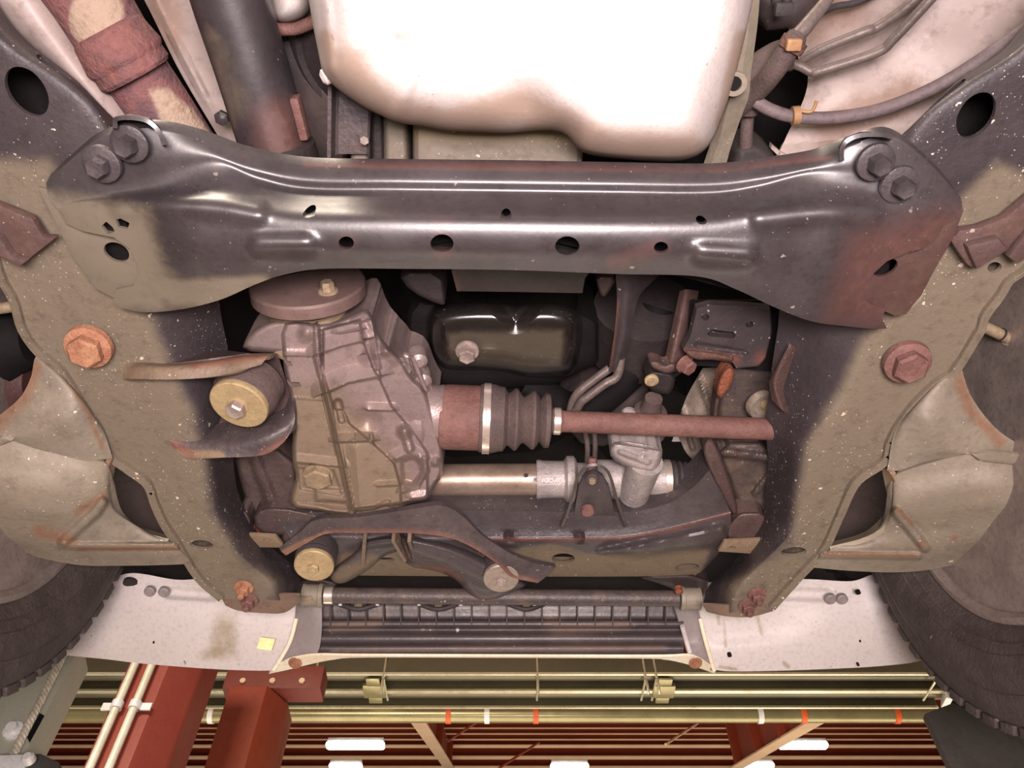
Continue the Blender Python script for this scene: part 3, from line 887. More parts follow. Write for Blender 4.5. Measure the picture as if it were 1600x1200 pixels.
# ================================================================== hoses and lines, upper right
t = thing('breather_hose', 'long grey rubber hose sweeping over the pale panel to the upper right', 'hose', H(1300, 180, .95))
build(MB().tube([H(1180, 158, .97), H(1205, 172, .965), H(1240, 182, .96), H(1300, 184, .955), H(1380, 170, .95), H(1470, 132, .94), H(1560, 75, .93), H(1640, 20, .92)], metres(1300, 180, .95, 10), 18, 60), 'hose_run', 'hose', t)
c = H(1243, 181, .957)
o = build(MB().lathe(c - X3 * .004 - Y3 * 0, (1, -.1, 0), [(0, .009), (0, .0105), (.008, .0105), (.008, .009)], 24), 'hose_clip', 'clip', t)
build(MB().tube([H(1245, 172, .955), H(1262, 175, .95), H(1270, 172, .95), H(1276, 158, .955)], .002, 8, 14), 'clip_tail', 'clip', o)
t = thing('coolant_hose', 'brown rubber hose with an orange rusty clamp beside the pale pan', 'hose', H(1215, 100, .95))
build(MB().tube([H(1150, 172, .99), H(1185, 140, .97), H(1210, 110, .95), H(1238, 68, .945), H(1242, 62, .945)], metres(1210, 100, .95, 17), 20, 40), 'hose_run', 'boot', t)
build(MB().tube([H(1246, 56, .945), H(1262, 38, .95), H(1300, -10, .97), H(1320, -40, .98)], [metres(1250, 50, .95, 12), .008, .006, .006], 18, 20), 'metal_end', 'line', t)
c0, c1 = H(1233, 78, .942), H(1246, 58, .942)
o = build(MB().lathe(c0, c1 - c0, [(0, .0125), (0, .0145), (.012, .0145), (.012, .0125)], 28), 'hose_clamp', 'flake', t, label='orange rusty hose clamp')
build(MB().box(H(1240, 70, .925), X3 * .008, Y3 * .006, Z3 * .004), 'clamp_ear', 'clip', o, bevel=.002)
build(MB().tube([H(1160, 175, 1.0), H(1175, 120, 1.0), H(1210, 92, 1.0), H(1235, 85, 1.0)], .018, 16, 20), 'branch', 'boot', t)
for pts, lab in (([(1225, 95, 1.01), (1252, 104, 1.0), (1268, 112, .995), (1285, 110, .99), (1370, 82, .98), (1395, 62, .975), (1430, 25, .97), (1480, -30, .965)], 'lower bent grey metal line above the long hose'), ([(1250, 95, 1.02), (1290, 74, 1.01), (1350, 50, 1.0), (1372, 42, 1.0), (1420, 8, .99), (1470, -40, .985)], 'upper bent grey metal line next to the rusty hose clamp'), ([(1255, 35, 1.05), (1300, 12, 1.05), (1340, 3, 1.05), (1400, -25, 1.05)], 'thin dark cable along the upper right edge of the body')):
    r = metres(1300, 100, 1.0, 7.5) if 'bent' in lab else .004
    tag(build(MB().tube([H(*p) for p in pts], r, 14, 50), 'metal_line', 'line' if 'bent' in lab else 'rubber'), lab, 'pipe')
t = thing('heater_hose', 'dark upright hose in the gap right of the pale pan', 'hose', H(1170, 200, 1.0))
build(MB().tube([H(1166, 285, 1.0), H(1166, 215, 1.0), H(1170, 175, 1.01), H(1180, 150, 1.03)], metres(1166, 200, 1.0, 10), 16, 24), 'hose_run', 'boot', t)
tag(build(casting([(1140, 260), (1150, 225), (1185, 218), (1215, 245), (1225, 290), (1140, 290)], .99, (1180, 258), edge=(16, .03), n=60, m=12, back=.05), 'rubber_mount', 'rubber'), 'dark rounded rubber mount behind the crossmember right end', 'mount')
tag(build(MB().tube([H(1262, 258, .97), H(1285, 246, .97), H(1330, 232, .97)], .013, 16, 12), 'brown_tube', 'rustbolt'), 'short red brown tube ending behind the right crossmember tab', 'tube')
t = thing('wire_plug', 'small dark wiring plug at the upper edge right of the pale pan', 'plug', H(1222, 8, 1.02))
build(MB().tube([H(1210, -10, 1.02), H(1216, 8, 1.02), H(1228, 14, 1.02), H(1230, -6, 1.02)], .006, 12, 20), 'loop', 'rubber', t)
build(MB().box(H(1224, 14, 1.01), X3 * .010, Y3 * .007, Z3 * .006), 'plug_body', 'rubber', t, bevel=.002)
build(casting([(1184, -40), (1300, -60), (1270, 30), (1235, 45), (1186, 50)], 1.08, (1230, -10), edge=(20, .02), n=50, m=10, back=.04), 'backing_plate', 'plastic', t)
# ================================================================== frame rails
def rail(name, label, st, holes, dust, big, small, foot, sgn):
    rows = []
    for (ox, oy), (cx, cy), (tx, ty) in st:
        rows.append([(ox, oy, .792), (ox * .93 + cx * .07, oy * .93 + cy * .07, .798), (ox * .5 + cx * .5, oy * .5 + cy * .5, .80), (ox * .15 + cx * .85, oy * .15 + cy * .85, .80), (cx, cy, .806), (cx * .6 + tx * .4, cy * .6 + ty * .4, .83), (tx, ty, .885)])
    t = thing(name, label, 'frame rail', H(big[0], big[1], .8))
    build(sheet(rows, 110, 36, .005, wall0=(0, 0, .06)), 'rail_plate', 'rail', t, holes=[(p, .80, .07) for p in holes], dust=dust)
    build(sheet([[(o_[0] * .9 + t_[0] * .1, o_[1] * .9 + t_[1] * .1, .872), (t_[0] * .9 + o_[0] * .1, t_[1] * .9 + o_[1] * .1, .885)] for o_, c_, t_ in st], 60, 6, .004), 'inner_plate', 'deep_black', t)  # upper side of the box section, coloured black for the shade behind the holes
    x, y = big
    ax = np.array([sgn * -.06, -.05, -1.0]); ax /= np.linalg.norm(ax)
    o = bolt('control_arm_bolt', H(x, y, .787), ax, metres(x, y, .78, 27), .020, 'rustbolt' if sgn < 0 else 'rust', t, washer=metres(x, y, .8, 36), wt=.007)
    for k, (x, y, mt) in enumerate(small):
        bolt('end_bolt', H(x, y, .797), DOWN, metres(x, y, .8, 10), .011, mt, t, washer=metres(x, y, .8, 15), wt=.002, stud=.008)
    build(sheet(foot, 24, 8, .003), 'end_lip', 'rail', t, dust=0.7, rust=.3)
    return t


Lst = [((-160, 300), (-90, -60), (-60, -100)), ((-60, 345), (0, 56), (20, 40)), ((-20, 385), (105, 131), (118, 124)), ((0, 437), (160, 190), (175, 182)), ((19, 472), (230, 330), (330, 330)),
       ((32, 515), (255, 450), (340, 440)), ((56, 549), (262, 515), (345, 490)), ((88, 576), (278, 570), (355, 540)), ((106, 600), (296, 610), (362, 590)), ((130, 640), (308, 650), (366, 640)), ((152, 672), (317, 690), (364, 690)),
       ((167, 710), (325, 725), (366, 735)), ((198, 734), (332, 760), (372, 770)), ((228, 757), (340, 795), (385, 800)), ((241, 790), (355, 830), (405, 835)), ((255, 820), (372, 858), (432, 862)), ((275, 850), (400, 885), (458, 885)), ((308, 903), (425, 908), (470, 908)), ((345, 936), (440, 938), (468, 930))]
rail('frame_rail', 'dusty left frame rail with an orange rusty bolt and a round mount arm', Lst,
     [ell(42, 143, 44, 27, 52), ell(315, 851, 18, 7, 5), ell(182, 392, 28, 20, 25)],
     both(blob([(-80, 250), (80, 250), (130, 400), (240, 500), (262, 560), (300, 640), (320, 720), (330, 800), (380, 880), (440, 905), (420, 950), (200, 960), (-80, 480)], 26)),  # mud dust, with its inner edge painted where the warm light stops
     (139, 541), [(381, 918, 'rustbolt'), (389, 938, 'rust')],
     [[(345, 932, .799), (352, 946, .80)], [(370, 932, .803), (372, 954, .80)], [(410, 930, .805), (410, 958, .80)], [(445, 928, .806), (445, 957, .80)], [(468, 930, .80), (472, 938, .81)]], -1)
Rst = [((1740, 260), (1690, -40), (1660, -80)), ((1680, 330), (1600, 72), (1585, 60)), ((1630, 395), (1505, 136), (1492, 130)), ((1603, 424), (1430, 200), (1412, 208)), ((1580, 440), (1360, 330), (1270, 330)), ((1564, 464), (1350, 450), (1225, 450)),
       ((1542, 493), (1345, 520), (1215, 515)), ((1535, 515), (1332, 560), (1208, 560)), ((1524, 533), (1318, 600), (1203, 600)), ((1508, 560), (1295, 640), (1198, 645)), ((1490, 585), (1265, 680), (1198, 690)), ((1470, 598), (1252, 715), (1200, 715)),
       ((1436, 629), (1245, 745), (1198, 745)), ((1406, 667), (1243, 770), (1196, 770)), ((1391, 696), (1240, 795), (1194, 795)), ((1383, 722), (1235, 815), (1185, 820)), ((1340, 753), (1225, 840), (1172, 840)), ((1313, 808), (1205, 862), (1160, 860)), ((1289, 859), (1178, 888), (1140, 885)), ((1252, 900), (1150, 918), (1108, 915)), ((1207, 950), (1135, 958), (1098, 945))]
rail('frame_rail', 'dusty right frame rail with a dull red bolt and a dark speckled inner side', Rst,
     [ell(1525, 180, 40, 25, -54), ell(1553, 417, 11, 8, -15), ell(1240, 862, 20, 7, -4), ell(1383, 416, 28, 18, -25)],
     both(blob([(1700, 330), (1560, 250), (1480, 330), (1400, 480), (1345, 530), (1310, 610), (1262, 690), (1245, 770), (1235, 850), (1190, 880), (1130, 915), (1150, 970), (1400, 980), (1700, 480)], 22)),  # mud dust cut off along the shadow edge, so some shade is painted in
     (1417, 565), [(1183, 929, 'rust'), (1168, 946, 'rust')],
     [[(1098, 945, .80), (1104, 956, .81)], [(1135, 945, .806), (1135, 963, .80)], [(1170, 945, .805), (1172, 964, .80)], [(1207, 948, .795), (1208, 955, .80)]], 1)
for pts, lab, b in (([(0, 322), (50, 342), (68, 372), (88, 372), (42, 408), (18, 400), (-40, 360), (-60, 300)], 'rust brown bracket folded over the left frame rail at the left edge', -1),
                    ([(1486, 378), (1500, 360), (1530, 356), (1572, 340), (1620, 300), (1640, 325), (1590, 372), (1574, 392), (1560, 402), (1525, 422), (1512, 415)], 'rust brown bracket with a long arm on the right frame rail', 1)):
    c = H(*pts[2], .78)
    t = thing('rail_bracket', lab, 'bracket', c)
    build(plate(pts, .775, .012), 'bracket_plate', 'bracket', t, bevel=.003, rust=.35, dust=.2)
    if b < 0:
        build(plate([(-60, 350), (0, 372), (18, 402), (42, 409), (30, 418), (-10, 398), (-60, 380)], .765, .02), 'bracket_lip', 'bracket', t, bevel=.003, rust=.3)
    else:
        build(plate([(1510, 385), (1562, 372), (1576, 390), (1527, 423)], .765, .02), 'bracket_lip', 'bracket', t, bevel=.004, rust=.3)
        build(plate([(1575, 402), (1600, 370), (1640, 330), (1650, 372), (1590, 414)], .77, .012), 'second_arm', 'bracket', t, bevel=.003, rust=.3)

# ================================================================== main crossmember
def ccol(pts, hs):
    return [(x, y, h) for (x, y), h in zip(pts, hs)]


FLAT = (.772, .770, .768, .768, .768, .770, .772)
MID = (.800, .789, .787, .772, .748, .741, .752)
def mixh(k):
    q = min(1, k * 2.2)
    return tuple(a + (b - a) * (k if i < 4 else q) for i, (a, b) in enumerate(zip(FLAT, MID)))


cols = [([(72, 286), (74, 300), (80, 315), (88, 325), (94, 333), (125, 390), (185, 480)], 0), ([(108, 252), (110, 280), (116, 300), (122, 312), (128, 325), (165, 395), (225, 488)], .08),
        ([(158, 215), (172, 262), (182, 292), (188, 305), (194, 323), (228, 395), (285, 483)], .2), ([(232, 200), (252, 240), (262, 275), (266, 296), (270, 323), (300, 392), (345, 468)], .45),
        ([(305, 213), (325, 240), (337, 258), (342, 285), (346, 328), (372, 388), (400, 444)], .75), ([(385, 241), (398, 264), (403, 280), (406, 302), (410, 336), (422, 382), (445, 429)], .95), ([(478, 258), (480, 280), (480, 296), (481, 314), (482, 342), (486, 382), (505, 420)], 1), ([(620, 261), (620, 282), (620, 298), (620, 316), (620, 344), (622, 384), (630, 420)], 1), ([(800, 263), (800, 284), (800, 300), (800, 318), (800, 346), (800, 386), (800, 422)], 1),
        ([(960, 266), (960, 286), (960, 302), (960, 320), (960, 347), (960, 386), (960, 428)], 1), ([(1112, 268), (1108, 287), (1105, 303), (1102, 320), (1100, 347), (1097, 390), (1090, 432)], 1), ([(1195, 259), (1188, 278), (1182, 293), (1178, 312), (1174, 341), (1166, 400), (1150, 452)], .95), ([(1275, 246), (1266, 262), (1260, 274), (1254, 298), (1246, 336), (1232, 410), (1210, 480)], .75),
        ([(1330, 226), (1328, 254), (1326, 272), (1322, 296), (1316, 334), (1298, 412), (1268, 502)], .45), ([(1392, 212), (1396, 252), (1398, 278), (1396, 302), (1390, 335), (1366, 412), (1325, 510)], .2), ([(1455, 258), (1462, 284), (1464, 300), (1460, 318), (1452, 340), (1422, 420), (1370, 514)], .08), ([(1502, 312), (1503, 322), (1500, 332), (1496, 342), (1490, 352), (1455, 430), (1400, 512)], 0)]
rows = [ccol(p, mixh(k)) for p, k in cols]
pill = lambda x0, y0, x1, y1: (lambda x, y: -.009 * np.clip(1 - (segdist(x, y, [(x0, y0), (x1, y1)]) / 24) ** 2, 0, 1) ** 1.5)
t = thing('front_crossmember', 'long pressed black crossmember with holes spanning both frame rails', 'crossmember', H(790, 350, .75))
holes = [(ell(492, 314, 9, 4, -8), .783, .06), (ell(791, 318, 8, 4), .783, .06), (ell(1086, 323, 8, 4, 5), .783, .06), (ell(542, 377, 12, 10), .745, .05), (ell(691, 378, 18, 14), .745, .05), (ell(886, 382, 19, 15), .745, .05), (ell(1032, 384, 11, 9), .745, .05),
         ([(30, 340), (95, 350), (128, 362), (180, 369), (205, 385), (216, 408), (218, 428), (208, 447), (178, 456), (175, 470), (140, 490), (60, 440)], .765, .05),
         ([(1520, 330), (1478, 352), (1462, 376), (1441, 389), (1420, 392), (1383, 405), (1360, 424), (1345, 447), (1352, 468), (1371, 480), (1385, 480), (1380, 500), (1400, 540), (1500, 480)], .765, .05),
         ([(160, 352), (168, 344), (178, 352), (182, 359), (170, 364)], .765, .05), ([(184, 340), (193, 336), (207, 344), (203, 354), (188, 352)], .765, .05)]
build(sheet(rows, 190, 46, .004, feats=[pill(405, 384, 478, 384), pill(1098, 398, 1168, 400), ridge([(190, 325), (300, 318), (400, 332)], 26, .006), ridge([(1190, 340), (1290, 330), (1360, 338)], 26, .006)], wall1=(0, .004, .085), wall0=(0, -.004, .012)), 'main_shell', 'beam', t, holes=holes, sharp=50,
      dust=both(blob([(60, 300), (230, 325), (260, 420), (330, 480), (180, 500)], 34), blob([(200, 440), (420, 430), (420, 460), (330, 490)], 12)), rust=lambda x, y: np.maximum(.75 * blob([(1330, 370), (1470, 330), (1520, 330), (1420, 520), (1290, 500)], 30)(x, y), .8 * near([(480, 258), (800, 262), (1120, 266), (1300, 246)], 6)(x, y)) + .6 * near([(690, 352), (692, 395)], 20)(x, y) * 1.0 + .5 * near([(1032, 384), (960, 410)], 22)(x, y) + .6 * near([(542, 377)] * 2, 20)(x, y))
build(plate([(58, 292), (92, 300), (120, 352), (190, 366), (222, 400), (226, 432), (200, 462), (176, 466), (150, 452), (112, 400)], .777, .004), 'left_gusset', 'beam', t, holes=[(ell(182, 394, 21, 14, 25), .777, .05)], bevel=.0015, dust=.9)
build(plate([(1503, 312), (1506, 330), (1490, 372), (1462, 420), (1440, 462), (1428, 476), (1416, 492), (1398, 494), (1380, 486), (1340, 470), (1338, 430), (1400, 385), (1470, 350)], .777, .004), 'right_gusset', 'beam', t, holes=[(ell(1383, 418, 21, 12, -25), .777, .05)], bevel=.0015, rust=.55, dust=.3)
for x, y in ((203, 224), (160, 256), (1368, 253), (1405, 288)):
    o = bolt('mounting_bolt', H(x, y, .764), np.array([0, -.05, -1.]), metres(x, y, .76, 17), .018, 'boltblack', t, washer=metres(x, y, .77, 30), wt=.004)
    build(MB().lathe(H(x, y, .766), DOWN, [(0, metres(x, y, .77, 22)), (.005, metres(x, y, .77, 21)), (.006, 0)], 32), 'bolt_collar', 'boltblack', o)
build(casting([(250, 290), (330, 262), (470, 290), (1120, 292), (1290, 285), (1400, 330), (1380, 500), (1300, 498), (1110, 432), (900, 420), (500, 414), (390, 444), (200, 470), (110, 350)], .80, (790, 360), edge=(10, .004), n=120, m=10, back=.03), 'shade_liner', 'deep_black', t)  # black liner added to give the holes a shaded inside
def curved_tab(pts, h0, h1):
    P = np.array([[H(x, y, h) for h in (h0, (h0 + h1) / 2, h1)] for x, y in spline(np.array(pts, float), 24)])
    return solid(P, .004)
build(curved_tab([(176, 200), (178, 184), (200, 180), (232, 186), (252, 205), (260, 226)], .752, .80), 'left_tab', 'beam', t)
build(plate([(176, 200), (178, 184), (200, 180), (232, 186), (252, 205), (262, 232), (230, 250), (180, 230)], .785, .004), 'left_tab_floor', 'beam', t)
build(curved_tab([(1312, 252), (1312, 232), (1322, 217), (1345, 208), (1378, 207), (1396, 211)], .752, .80), 'right_tab', 'beam', t)
build(plate([(1312, 252), (1312, 232), (1322, 217), (1345, 208), (1378, 207), (1396, 211), (1400, 260), (1340, 270)], .785, .004), 'right_tab_floor', 'beam', t)
build(plate([(1428, 470), (1436, 452), (1446, 448), (1444, 460), (1438, 470), (1424, 482), (1416, 480)], .783, .004), 'peeling_flake', 'arm_metal', t)

# cross brace behind the crossmember and dark bits between
t = thing('oil_pan_bracket', 'dark shallow bracket hanging between the crossmember and the black oil pan', 'bracket', H(815, 440, .9))
build(sheet([[(706, 415, .86), (706, 424, .865), (708, 432, .87), (714, 455, .88)], [(800, 415, .86), (800, 426, .865), (800, 434, .87), (800, 456, .88)], [(922, 420, .86), (918, 430, .865), (914, 436, .87), (910, 458, .88)]], 20, 10, .006, su=False), 'channel', 'dark', t, rust=near([(708, 420), (714, 452)], 10))
build(casting([(620, 425), (690, 425), (697, 474), (690, 478), (640, 455)], .90, (665, 445), edge=(6, .008), n=50, m=10, back=.05), 'left_ear', 'dark', t)
build(casting([(930, 430), (965, 432), (948, 462), (940, 464), (934, 450)], .90, (945, 445), edge=(5, .008), n=40, m=8, back=.05), 'right_ear', 'dark', t, rust=.3)

t = thing('engine_oil_pan', 'glossy black engine oil pan with a zinc drain plug', 'oil pan', H(785, 530, .93))
pan = [(664, 490), (690, 474), (740, 470), (786, 471), (806, 476), (826, 471), (870, 470), (900, 480), (912, 502), (908, 545), (900, 575), (890, 588), (860, 590), (815, 588), (780, 577), (740, 577), (700, 577), (684, 570), (670, 545)]
build(casting(pan, .93, (790, 530), edge=(34, .05), feats=[wedge([(780, 470), (806, 503), (832, 470)], 20, 20, -.010)], n=160, m=40, back=.12, round_=2), 'pan_shell', 'black', t, dust=blob([(700, 520), (880, 515), (880, 575), (820, 578), (700, 568)], 14))
bolt('drain_plug', H(730, 548, .922), np.array([0, .1, -1.]), metres(730, 548, .92, 14), .016, 'bolt', t, washer=metres(730, 548, .92, 19), wt=.003)
tag(build(casting([(640, 470), (690, 470), (935, 470), (935, 600), (640, 610), (632, 540)], .985, (790, 535), edge=(14, .02), n=70, m=12, back=.1), 'oil_pan_flange', 'deep_black'), 'black upper crankcase edge around the glossy oil pan', 'engine part')

# ================================================================== front differential
t = thing('front_differential', 'grey ribbed cast aluminium differential housing left of centre', 'differential', H(560, 650, .84))
body = [(437, 505), (470, 500), (505, 508), (545, 494), (573, 480), (582, 495), (592, 522), (610, 546), (628, 562), (643, 590), (664, 606), (674, 640), (690, 688), (694, 718), (691, 745), (678, 762), (670, 782), (640, 786), (620, 799), (592, 810), (545, 808), (512, 803), (500, 798), (451, 792), (456, 764), (464, 750), (455, 715), (459, 655), (451, 612), (442, 570)]
Ain = [(505, 515), (562, 500), (570, 540), (583, 575), (594, 594), (612, 635), (650, 680), (668, 708), (668, 780), (550, 796), (530, 700), (505, 600)]
Bin = [(522, 640), (536, 640), (546, 662), (562, 675), (584, 694), (616, 724), (625, 757), (627, 787), (552, 794), (537, 720)]
fe = [area(Ain, .022, 2.5), area(Bin, .016, 2.5), ridge([(494, 500), (496, 556), (503, 592), (514, 627), (524, 676), (532, 712), (550, 800)], 7, .020),
      area([(440, 552), (494, 555), (514, 627), (530, 712), (545, 800), (440, 800)], .006, 2.5),
      wedge([(500, 552), (530, 541), (566, 532)], 22, 3, .020), wedge([(530, 520), (562, 515)], 14, 3, .014), wedge([(511, 612), (545, 597), (592, 588)], 26, 3, .024), wedge([(575, 640), (613, 641)], 12, 3, .013), wedge([(526, 690), (582, 688)], 14, 3, .018), wedge([(590, 759), (625, 757)], 8, 3, .010),
      ridge([(566, 520), (568, 534)], 5, .010), ridge([(590, 580), (592, 590)], 5, .010), ridge([(580, 680), (581, 690)], 5, .010), dome(575, 655, 26, -.010), ridge([(528, 630), (534, 655)], 9, -.012),
      ridge([(552, 796), (585, 793), (606, 784), (612, 790)], 5, .008), dome(632, 674, 16, .022), ridge([(632, 674), (640, 700)], 10, .012), wedge([(664, 722), (640, 706), (618, 716)], 8, 14, .012), wedge([(628, 768), (652, 760), (668, 735)], 10, 5, .014), area([(628, 720), (652, 712), (660, 738), (645, 756), (630, 752)], -.012, 5), dome(680, 722, 11, .014), ridge([(662, 716), (668, 716)], 5, .010),
      wedge([(556, 504), (585, 494)], 10, 4, .012), dome(603, 546, 14, .016), wedge([(583, 552), (608, 550)], 18, 26, .020), wedge([(581, 503), (592, 575)], 5, 9, .008),
      wedge([(453, 721), (534, 729)], 14, 2.5, .014), area([(458, 730), (522, 735), (535, 775), (470, 765), (462, 745)], -.006, 2.5), wedge([(448, 794), (500, 795), (548, 802)], 9, 4, .014), area([(492, 762), (536, 765), (540, 784), (494, 782)], .009, 4),
      ridge([(455, 621), (507, 625)], 2.5, .003), ridge([(490, 558), (526, 712)], 2.5, -.004), wedge([(556, 700), (563, 785)], 30, 16, .010), dome(480, 520, 20, .014), wedge([(440, 556), (494, 556)], 12, 2, .006), wedge([(642, 778), (670, 776)], 12, 3, .008)]
build(casting(body, .845, (545, 650), edge=(8, .03), feats=fe, n=420, m=170, back=.08, tilt=(0, .00005), round_=1), 'housing', 'cast', t, sharp=60, dust=both(blob([(455, 600), (520, 600), (640, 740), (640, 820), (440, 820)], 40)),
      holes=[([(425, 556), (457, 557), (461, 565), (450, 565), (425, 560)], .845, .07), ([(446, 590), (470, 591), (473, 598), (446, 601)], .845, .07)])
ear = [(378, 548), (384, 528), (398, 515), (420, 502), (448, 498), (470, 505), (470, 556), (432, 553)]
build(casting(ear, .855, (428, 530), edge=(10, .02), n=90, m=20, back=.05), 'mount_ear', 'cast', t)
c = H(480, 441, .885); R = metres(480, 430, .885, 90)
build(MB().lathe(c + Y3 * .03, -Y3 + Z3 * .05, [(.012, .03), (.012, R * .97), (.014, R), (.027, R), (.030, R * .97), (.030, 0)], 64), 'companion_flange', 'flange', t)
build(MB().lathe(H(485, 470, .90), Y3, [(0, .05), (.045, .054), (.05, .058), (.055, .058), (.06, .04)], 48), 'seal_collar', 'bolttan', t)
bolt('flange_bolt', c - Y3 * .001 + X3 * .030 - Z3 * .026, -Y3, .008, .014, 'bolttan', t, washer=.012)
bolt('drain_plug', H(497, 742, .845), np.array([.05, .12, -1.]), metres(497, 742, .84, 23), .012, 'bolttan', t, washer=metres(497, 742, .84, 24), wt=.003)
bolt('filler_plug', H(622, 578, .862), np.array([.9, -.1, -.45]), .0125, .012, 'bolt', t, washer=.0165, wt=.004)
for x, y in ((652, 552), (659, 583)):
    build(MB().lathe(H(x, y, .90), DOWN + X3 * .2, [(0, .012), (.02, .011), (.024, .006), (.024, 0)], 20), 'case_boss', 'cast', t)
build(casting([(600, 545), (640, 548), (662, 560), (676, 600), (690, 620), (650, 625), (610, 590)], .885, (648, 590), edge=(10, .02), feats=[ridge([(645, 560), (665, 610)], 8, .012)], n=80, m=18, back=.05), 'rear_cover', 'cast', t)
c = H(628, 645, .885)
r = metres(650, 648, .88, 48)
build(MB().lathe(c, (1, .02, .0), [(0, r * .9), (.018, r * 1.05), (.022, r * 1.08), (.030, r * 1.06), (.034, r * .95), (.05, r * .93), (.056, r * .95), (.058, r * .9), (.058, 0)], 64), 'output_sleeve', 'cast', t)

# mount arm and bush on the left rail
t = thing('mount_bracket', 'dark folded bracket arm with rusty edge carrying the yellowed round bush', 'bracket', H(330, 640, .82))
build(sheet([[(196, 566, .80), (194, 576, .795), (192, 592, .785)], [(225, 566, .80), (222, 574, .785), (212, 592, .775)], [(270, 568, .80), (268, 574, .782), (268, 593, .772)], [(330, 560, .81), (330, 567, .79), (330, 589, .778)], [(380, 553, .82), (380, 560, .80), (375, 579, .785)], [(428, 552, .83), (420, 556, .81), (408, 570, .80)]], 40, 12, .005), 'upper_fin', 'bracket', t, dust=.65, rust=near([(300, 572), (360, 563), (410, 558)], 12))
build(sheet([[(225, 528, .90), (215, 565, .81)], [(275, 540, .90), (270, 567, .80)], [(300, 545, .88), (330, 560, .80)], [(360, 548, .86), (390, 552, .82)]], 24, 8, .004), 'upper_web', 'bracket', t, rust=.25)
build(sheet([[(262, 672, .81), (262, 686, .80), (272, 702, .795)], [(290, 668, .83), (295, 690, .80), (296, 716, .79)], [(340, 662, .84), (350, 690, .80), (345, 715, .785)], [(400, 650, .84), (410, 680, .80), (410, 711, .79)], [(440, 640, .84), (445, 665, .81), (442, 692, .80)], [(455, 615, .84), (461, 650, .82), (458, 668, .81)]], 40, 14, .005), 'lower_fin', 'bracket', t, dust=both(near([(280, 708), (345, 712)], 14)), rust=both(near([(268, 690), (300, 714)], 14), near([(410, 710), (450, 685)], 10)))
build(sheet([[(300, 600, .88), (318, 650, .86), (325, 690, .82)], [(380, 560, .87), (400, 600, .87), (410, 670, .83)], [(430, 556, .85), (446, 610, .85), (458, 660, .83)]], 20, 14, .005), 'arm_web', 'bracket', t, rust=.2)
o = thing('mount_bush', 'thick round rubber bush with a yellowed face plate and centre bolt, left of the differential', 'bush', H(375, 630, .80))
bx = np.array([-.16, .10, -1.]); bx /= np.linalg.norm(bx)
bc = H(375, 629, .798); br = metres(375, 630, .80, 46)
build(MB().lathe(bc, -bx, [(.002, br * .5), (.002, br * 1.0), (.010, br * 1.08), (.018, br * 1.14), (.026, br * 1.1), (.03, br * 1.12), (.04, br * 1.12), (.04, 0)], 64), 'bush_body', 'boot', o)
fp = build(MB().lathe(bc, bx, [(-.002, br), (.002, br * 1.02), (.005, br * 1.0), (.006, br * .96), (.006, 0)], 64), 'face_plate', 'bushplate', o)
bolt('centre_bolt', bc + bx * .005, bx, .0115, .014, 'bolt', o, washer=.013, wmat='bushplate')

# ================================================================== half shaft
t = thing('axle_half_shaft', 'red brown half shaft with ribbed rubber boot leaving the differential', 'axle', H(800, 655, .88))
A = H(688, 651, .885); B = H(1215, 671, .885)
d = (B - A) / np.linalg.norm(B - A)
L_ = lambda px: float(np.dot(H(px, 651 + (px - 688) * .038, .885) - A, d))
k = metres(800, 655, .885, 1)
build(MB().lathe(A, d, [(0, 44 * k), (.001, 49 * k), (L_(694), 50 * k), (L_(697), 51 * k), (L_(752), 51 * k), (L_(754), 48 * k), (L_(760), 40 * k)], 56), 'joint_housing', 'rust', t)
build(MB().lathe(A, d, [(L_(749), 49 * k), (L_(750), 53 * k), (L_(756), 54 * k), (L_(768), 54 * k), (L_(774), 53 * k), (L_(780), 51 * k), (L_(787), 50.5 * k), (L_(790), 46 * k), (L_(793), 41 * k), (L_(797), 43 * k), (L_(804), 49 * k), (L_(808), 48 * k), (L_(814), 39 * k), (L_(818), 36 * k), (L_(824), 40 * k), (L_(831), 46 * k), (L_(835), 46 * k), (L_(841), 38 * k), (L_(843), 33 * k), (L_(846), 37 * k), (L_(851), 43 * k), (L_(858), 42 * k), (L_(861), 30 * k), (L_(862), 20 * k), (L_(870), 20 * k)], 64), 'rubber_boot', 'boot', t)
build(MB().lathe(A, d, [(L_(755), 53 * k), (L_(755), 55.5 * k), (L_(766), 55.5 * k), (L_(766), 53 * k)], 64), 'large_clamp', 'steelband', t, label='bright steel boot band')
build(MB().lathe(A, d, [(L_(865), 19 * k), (L_(865), 21.5 * k), (L_(875), 21.5 * k), (L_(875), 19 * k)], 48), 'small_clamp', 'steelband', t, label='narrow bright steel band')
build(MB().lathe(A, d, [(L_(862), 19 * k), (L_(877), 20 * k), (L_(878), 18 * k), (L_(880), 17 * k), (L_(960), 17 * k), (L_(965), 17.5 * k), (L_(1215), 17.5 * k)], 40), 'shaft_bar', 'rust', t)

